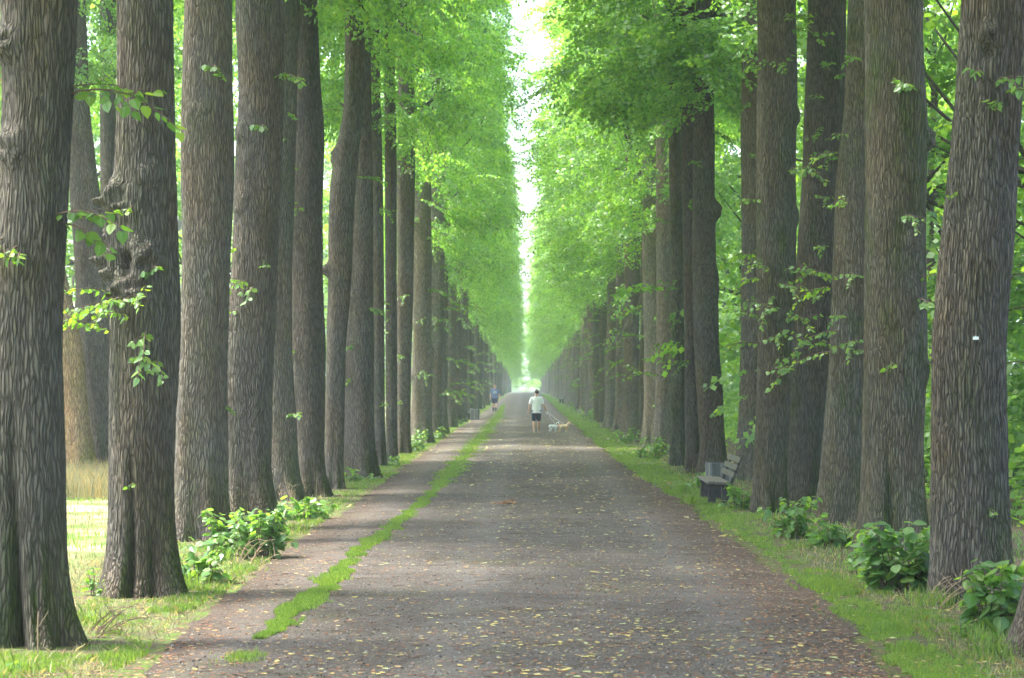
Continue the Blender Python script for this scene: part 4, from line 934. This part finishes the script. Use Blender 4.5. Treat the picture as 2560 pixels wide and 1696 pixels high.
def person(label, x, y, rz, Hh, mats, P, front=False, z=0.0):
    """local: faces -y before turning; P holds joints"""
    root = thing('person', label, 'person', (x, y, z), rz); s = Hh/1.75; body = MB()
    T = [(0, 0, 0.90, 0.155, 0.105), (0, 0, 0.98, 0.165, 0.11), (0, 0, 1.08, 0.145, 0.10), (0, 0, 1.20, 0.155, 0.11), (0, 0, 1.32, 0.175, 0.115), (0, 0.0, 1.41, 0.15, 0.09), (0, 0.005, 1.455, 0.07, 0.065)]
    body.loft(T); body.chain([((0, 0.005, 1.42), 0.062), ((0, -0.005, 1.53), 0.055)])
    hx = P.get('head', (0, -0.02)); body.ell((hx[0], hx[1], 1.63), (0.074, 0.095, 0.115), 16); body.ell((hx[0], hx[1]-0.03, 1.575), (0.052, 0.062, 0.055), 12)
    body.ell((hx[0], hx[1]-0.105, 1.615), (0.013, 0.022, 0.022), 8)
    for q in (-1, 1): body.ell((hx[0]+q*0.078, hx[1]+0.005, 1.615), (0.012, 0.02, 0.032), 8)
    for q in ('l', 'r'):
        A = P['arm_'+q]; body.chain([(A[0], 0.052), (A[1], 0.042), (A[2], 0.028)]); dv = np.array(A[2])-np.array(A[1])
        sg = 1 if q == 'r' else -1
        hand(body, A[2], dv, P.get('palm_'+q, (-sg, 0, 0)), 1.0, P.get('curl_'+q, 0.45), sg)
        G = P['leg_'+q]; body.chain([(G[0], 0.085), (G[1], 0.055)]); k = np.array(G[1]); an = np.array(G[2])
        body.chain([(k, 0.055), (k*0.62+an*0.38+np.array([0, 0.018, 0]), 0.056), (an, 0.034)]); 
        fd = np.array(G[3]); body.chain([(an+[0, 0.02, -0.045], 0.036), (an+fd*0.13+[0, 0, -0.055], 0.034)])
    body.obj('body', mats['skin'], root, remesh=0.0085, smooth_it=2)
    sh = MB(); hem = P.get('hem', 0.83)
    sh.loft([(0, 0, hem, 0.195, 0.135), (0, 0, hem+0.12, 0.19, 0.135), (0, 0, 1.10, 0.178, 0.128), (0, 0, 1.22, 0.186, 0.135), (0, 0, 1.34, 0.20, 0.132), (0, 0, 1.42, 0.172, 0.108), (0, 0.005, 1.465, 0.085, 0.075)])
    for q in ('l', 'r'):
        A = [np.array(a) for a in P['arm_'+q]]; e = A[0]*0.25+A[1]*0.75
        sh.chain([(A[0]*0.9+np.array([0,0,1.38])*0.1, 0.07), (A[0]*0.6+A[1]*0.4, 0.068), (e, 0.064)])
    sh.obj('shirt', mats['shirt'], root, remesh=0.012, smooth_it=2)
    so = MB(); so.loft([(0, 0, 0.80, 0.175, 0.125), (0, 0, 0.90, 0.178, 0.125), (0, 0, 1.0, 0.165, 0.115)])
    for q in ('l', 'r'):
        G = [np.array(a) for a in P['leg_'+q]]; f = P.get('short', 0.78); so.chain([(G[0], 0.108), (G[0]*(1-f)+G[1]*f, 0.094)])
    so.obj('shorts', mats['shorts'], root, remesh=0.012, smooth_it=1)
    ha = MB(); ha.ell((hx[0], hx[1]+0.012, 1.648), (0.088, 0.103, 0.104), 20)
    ha.obj('hair', mats['hair'], root, True)
    V = ha  # trimmed by a face patch: the hair sits back on the skull
    for c in root.children:
        if c.name.startswith('hair'):
            me = c.data; co = np.empty(len(me.vertices)*3); me.vertices.foreach_get('co', co); co = co.reshape(-1, 3)
            fr = (co[:,1] < hx[1]-0.045) & (co[:,2] < 1.69); co[fr, 1] = hx[1]-0.03; co[fr, 0] = hx[0]+(co[fr, 0]-hx[0])*0.85
            low = co[:,2] < 1.585; co[low, 2] = 1.585+(co[low, 2]-1.585)*0.25
            me.vertices.foreach_set('co', co.ravel())
    for q in ('l', 'r'):
        G = P['leg_'+q]; an = np.array(G[2]); fd = np.array(G[3]); m = MB()
        m.chain([(an+[0, 0.025, -0.045], 0.045), (an+fd*0.08+[0, 0, -0.05], 0.044), (an+fd*0.15+[0, 0, -0.062], 0.036)])
        if mats.get('sock'): m2 = MB(); m2.chain([(an+(np.array(G[1])-an)*0.42, 0.054), (an+[0,0,-0.02], 0.042)]); m2.obj('sock', mats['sock'], root, remesh=0.012)
        m.obj('shoe', mats['shoe'], root, remesh=0.012, smooth_it=1)
    if front:
        for q in (-1, 1): m = MB(); m.ell((hx[0]+q*0.03, hx[1]-0.088, 1.635), (0.011, 0.008, 0.007), 8); m.obj('eye', M['black'], root, True)
        m = MB(); m.ell((hx[0], hx[1]-0.09, 1.572), (0.022, 0.008, 0.005), 8); m.obj('mouth', M['lf_brown'], root, True)
    root.scale = (s, s, s); return root
# dog walker seen from behind (faces +y, built facing -y, so turned half round): local +x is the picture's left
walker = person('person from behind in white shirt and navy shorts walking dogs on a lead', wx(1341, 79), 79, PI, 1.72,
    dict(skin=M['skin'], shirt=M['white'], shorts=M['navy'], hair=M['hair'], shoe=M['shoe']),
    dict(head=(-0.02, -0.02), arm_l=((0.19, 0.0, 1.40), (0.265, 0.05, 1.12), (0.315, 0.0, 0.90)), arm_r=((-0.19, 0.0, 1.40), (-0.27, -0.02, 1.14), (-0.385, -0.12, 0.94)),
         palm_l=(-1, 0, 0), palm_r=(0.3, -0.3, 0.9), curl_r=1.1,
         leg_l=((0.09, 0, 0.90), (0.10, -0.03, 0.49), (0.095, 0.05, 0.085), (0, -1, 0)), leg_r=((-0.09, 0, 0.90), (-0.095, -0.10, 0.50), (-0.085, -0.22, 0.085), (0, -1, 0)), hem=0.80, short=0.86))
man = person('walking man facing the camera in violet blue t-shirt with pale print', wx(1237.5, 130.5), 130.5, 0.05, 1.80,
    dict(skin=M['skin'], shirt=M['bluev'], shorts=M['navy'], hair=M['hair_s'], shoe=M['black'], sock=M['navy']),
    dict(arm_l=((0.2, 0, 1.40), (0.265, 0.06, 1.13), (0.28, -0.02, 0.90)), arm_r=((-0.2, 0, 1.40), (-0.27, 0.05, 1.13), (-0.29, 0.02, 0.89)),
         leg_l=((0.09, 0, 0.90), (0.075, -0.08, 0.50), (0.03, -0.16, 0.085), (0, -1, 0)), leg_r=((-0.09, 0, 0.90), (-0.10, -0.02, 0.49), (-0.10, 0.14, 0.10), (0, -1, 0)), hem=0.86, short=0.72), True)
m = MB()
for k, (w_, z_) in enumerate(((0.22, 1.33), (0.18, 1.285), (0.23, 1.24), (0.20, 1.195))):
    for j in range(5): m.box(((j-2)*w_/5, -0.138-0.004*(2-abs(j-2)), z_), (w_/5*0.82, 0.01, 0.032))
m.obj('shirt_print', M['printw'], man)
far = person('tiny distant person in a blue top near the parked vehicles', wx(1340, 620), 620, 0.0, 1.75,
    dict(skin=M['skin'], shirt=M['bluev'], shorts=M['navy'], hair=M['hair'], shoe=M['black']),
    dict(arm_l=((0.2, 0, 1.40), (0.25, 0.03, 1.13), (0.26, -0.02, 0.90)), arm_r=((-0.2, 0, 1.40), (-0.25, 0.03, 1.13), (-0.26, 0, 0.89)),
         leg_l=((0.09, 0, 0.90), (0.09, 0, 0.50), (0.09, 0, 0.085), (0, -1, 0)), leg_r=((-0.09, 0, 0.90), (-0.09, 0, 0.49), (-0.09, 0, 0.085), (0, -1, 0)), short=0.9), z=float(gz(620)))

def dog_mat(name, base, patch, thr):
    t = NT(name); n = t.noise(t.coord(), 7.5, 2, 0.4); f = t.noise(t.coord(), 90, 3)
    c = t.ramp(n, [(thr, base), (thr+0.04, patch)]); c = t.mix(t.math('MULTIPLY', f, 0.35), c, t.mix(1.0, c, (0.6, 0.6, 0.6), 'MULTIPLY'))
    t.bsdf(c, 0.9, t.bump(f, 0.6, 0.01), 0.1); return t.mat
M['dog_white'] = dog_mat('white coat with dark patches', (0.92, 0.92, 0.93), (0.10, 0.10, 0.12), 0.60); M['dog_tan'] = dog_mat('tan coat', (0.66, 0.43, 0.26), (0.85, 0.68, 0.50), 0.52)
def dog(label, x, y, rz, L, Hs, mat, earm, tail_up=True):
    """faces +x; L body length chest to rump, Hs shoulder height"""
    root = thing('dog', label, 'dog', (x, y, 0), rz, 'dogs on the lead'); b = MB(); h = Hs
    b.chain([((-L*0.46, 0, h*0.80), h*0.20), ((-L*0.2, 0, h*0.80), h*0.20), ((L*0.12, 0, h*0.77), h*0.235), ((L*0.42, 0, h*0.76), h*0.25)])
    b.ell((L*0.42, 0, h*0.72), (h*0.22, h*0.20, h*0.30))
    b.chain([((L*0.45, 0, h*0.88), h*0.17), ((L*0.62, 0, h*1.10), h*0.125)])
    b.ell((L*0.68, 0, h*1.16), (h*0.18, h*0.15, h*0.155)); b.chain([((L*0.72, 0, h*1.13), h*0.09), ((L*0.72+h*0.24, 0, h*1.08), h*0.062)])
    for sy in (-1, 1):
        f = 0.05*L*sy
        b.chain([((L*0.40, sy*h*0.15, h*0.70), h*0.11), ((L*0.38+f, sy*h*0.15, h*0.42), h*0.075), ((L*0.40+f*1.8, sy*h*0.15, h*0.24), h*0.055), ((L*0.40+f*1.8, sy*h*0.15, h*0.06), h*0.045)])
        b.ell((L*0.43+f*1.8, sy*h*0.15, h*0.04), (h*0.08, h*0.055, h*0.045), 8)
        b.chain([((-L*0.40, sy*h*0.14, h*0.72), h*0.15), ((-L*0.34-f, sy*h*0.15, h*0.44), h*0.09), ((-L*0.50-f*1.6, sy*h*0.15, h*0.29), h*0.05), ((-L*0.46-f*1.6, sy*h*0.15, h*0.06), h*0.042)])
        b.ell((-L*0.43-f*1.6, sy*h*0.15, h*0.04), (h*0.08, h*0.055, h*0.045), 8)
    b.obj('body', mat, root, remesh=0.009, smooth_it=2)
    for sy in (-1, 1):
        e = MB(); e.loft([(0, 0, -h*0.24, h*0.015, h*0.01), (0, 0, -h*0.16, h*0.075, h*0.02), (0, 0, -h*0.04, h*0.065, h*0.02), (0, 0, 0.02*h, h*0.03, h*0.02)], 10)
        e.obj('ear', earm, root, True, loc=(L*0.66, sy*h*0.15, h*1.22), rot=(sy*0.25, 0, 0))
    t = MB(); t.tube([(-L*0.5, 0, h*0.86), (-L*0.62, 0, h*0.98), (-L*0.68, 0, h*(1.15 if tail_up else 0.75)), (-L*0.64, 0, h*(1.28 if tail_up else 0.6))], [h*0.05, h*0.045, h*0.04, h*0.02], 8); t.obj('tail', earm, root, True)
    n = MB(); n.ell((L*0.72+h*0.30, 0, h*1.09), (h*0.03, h*0.03, h*0.025), 8); n.obj('nose', M['black'], root, True)
    c = MB(); c.tube([(L*0.50, 0, h*0.98), (L*0.545, 0, h*0.93)], h*0.165, 16); c.obj('collar', M['black'], root, True)
    return root
kx = 79/FPX; wxc = wx(1341, 79)
dogA = dog('small white dog with dark patches and dark ears on the lead', wxc+0.66, 79.15, 0.15, 0.27, 0.33, M['dog_white'], M['black'])
dogB = dog('tan long haired dog with pale muzzle trotting at the right', wxc+1.06, 78.9, -0.1, 0.33, 0.34, M['dog_tan'], M['dog_tan'], False)
for dg, tx in ((dogA, 0.79), (dogB, 1.18)):
    hnd = Vector((wxc+0.40, 79+0.14, 0.86)); e = Vector((wxc+tx, dg.location.y, 0.285))
    mb = MB(); mb.tube([hnd, hnd.lerp(e, 0.5)-Vector((0, 0, 0.03)), e], 0.006, 6)
    if dg is dogB:
        mb.tube([tuple(hnd+Vector((0, 0, 0.03))), tuple(hnd+Vector((-0.03, 0, -0.04))), tuple(hnd+Vector((-0.01, 0, -0.12))), tuple(hnd+Vector((0.03, 0, -0.12))), tuple(hnd+Vector((0.02, 0, 0)))], 0.006, 6)
    tag(link('dog_lead', mb.mesh('dog_lead', M['white'], True)), 'thin pale lead from the walker hand to the %s dog' % ('white' if dg is dogA else 'tan'), 'dog lead')

# ------------------------------------------------------------------ vehicles at the far end
M['paint'] = simple('white car paint', (0.80, 0.80, 0.80), 0.3, 0.02, 2, 0.0, spec=0.5); M['glass'] = simple('dark car glass', (0.05, 0.06, 0.07), 0.1, 0.1, 2, 0, spec=0.8)
M['rub'] = simple('tyre', (0.02, 0.02, 0.02), 0.8); M['tail'] = simple('red tail lamp', (0.5, 0.05, 0.04), 0.4)
def vehicle(kind, label, px, d, w, Lv, h, truck=False, grp=None):
    z0 = float(gz(d))+0.03; root = thing(kind, label, 'truck' if truck else 'car', (wx(px, d), d, z0), random.uniform(-0.1, 0.1), grp); b = MB()
    if truck:
        prof = [(0, 0.35), (0, h*0.42), (0.25, h*0.62), (0.35, h*0.68), (0.2, h), (Lv, h), (Lv, 0.35)]
    else:
        prof = [(0, 0.28), (0.02, 0.75), (0.35, 0.92), (0.85, h), (2.4, h), (3.1, 0.98), (Lv-0.1, 0.85), (Lv, 0.6), (Lv, 0.28)]
    n = len(prof); V = [(-w/2*(0.84 if z > 1.0 and not truck else 1), y, z) for y, z in prof]+[(w/2*(0.84 if z > 1.0 and not truck else 1), y, z) for y, z in prof]
    F = [tuple(range(n))[::-1], tuple(range(n, 2*n))]+[(i, (i+1) % n, n+(i+1) % n, n+i) for i in range(n)]
    b.add(V, F); b.obj('body', M['paint'], root, bevel=0.07)
    g = MB()
    if truck: g.box((0, 0.03, h*0.50), (w*0.8, 0.12, h*0.17), (-0.5, 0, 0))
    else: g.box((0, 0.56, 1.17), (w*0.68, 0.03, 0.42), (-0.87, 0, 0)); 
    g.obj('window', M['glass'], root)
    for sx in (-1, 1):
        for yy in (0.8, Lv-0.9):
            t = MB(); t.tube([(sx*(w/2-0.2), yy, 0.32), (sx*(w/2+0.01), yy, 0.32)], 0.32, 20); t.obj('wheel', M['rub'], root)
        t = MB(); t.box((sx*w*0.40, -0.01, 0.72), (0.22, 0.05, 0.14)); t.obj('tail_lamp', M['tail'], root)
        if truck:
            t = MB(); t.box((sx*(w/2+0.2), 0.3, h*0.55), (0.28, 0.12, 0.42)); t.obj('mirror', M['paint'], root, bevel=0.02)
    return root
vehicle('white_truck', 'tall white truck with side mirrors at the end of the avenue', 1306, 800, 2.5, 6.0, 3.6, True)
for px, dd, lb in ((1293.5, 815, 'leftmost white car parked beside the tall truck'), (1304, 790, 'white car parked directly before the tall truck'), (1322, 812, 'white car just right of the tall truck'), (1333, 818, 'white car third from the left at the avenue end'), (1347, 806, 'rightmost white car behind the walker head')):
    vehicle('parked_car', lb, px, dd, 1.8, 4.2, 1.5, grp='white cars parked at the end of the avenue')

# ------------------------------------------------------------------ haze
t = NT('haze air'); v = t.n('ShaderNodeVolumePrincipled'); v.inputs['Color'].default_value = (0.82, 0.92, 1.0, 1); v.inputs['Density'].default_value = 0.0008
v.inputs['Anisotropy'].default_value = 0.3
t.t.links.new(v.outputs[0], t.out.inputs['Volume'])
mb = MB(); mb.box((0, 1500, 19.5), (6200, 6200, 48)); hz = mb.obj('haze', t.mat); hz['kind'] = 'stuff'; hz['label'] = 'pale hazy air filling the avenue'; hz['category'] = 'haze'
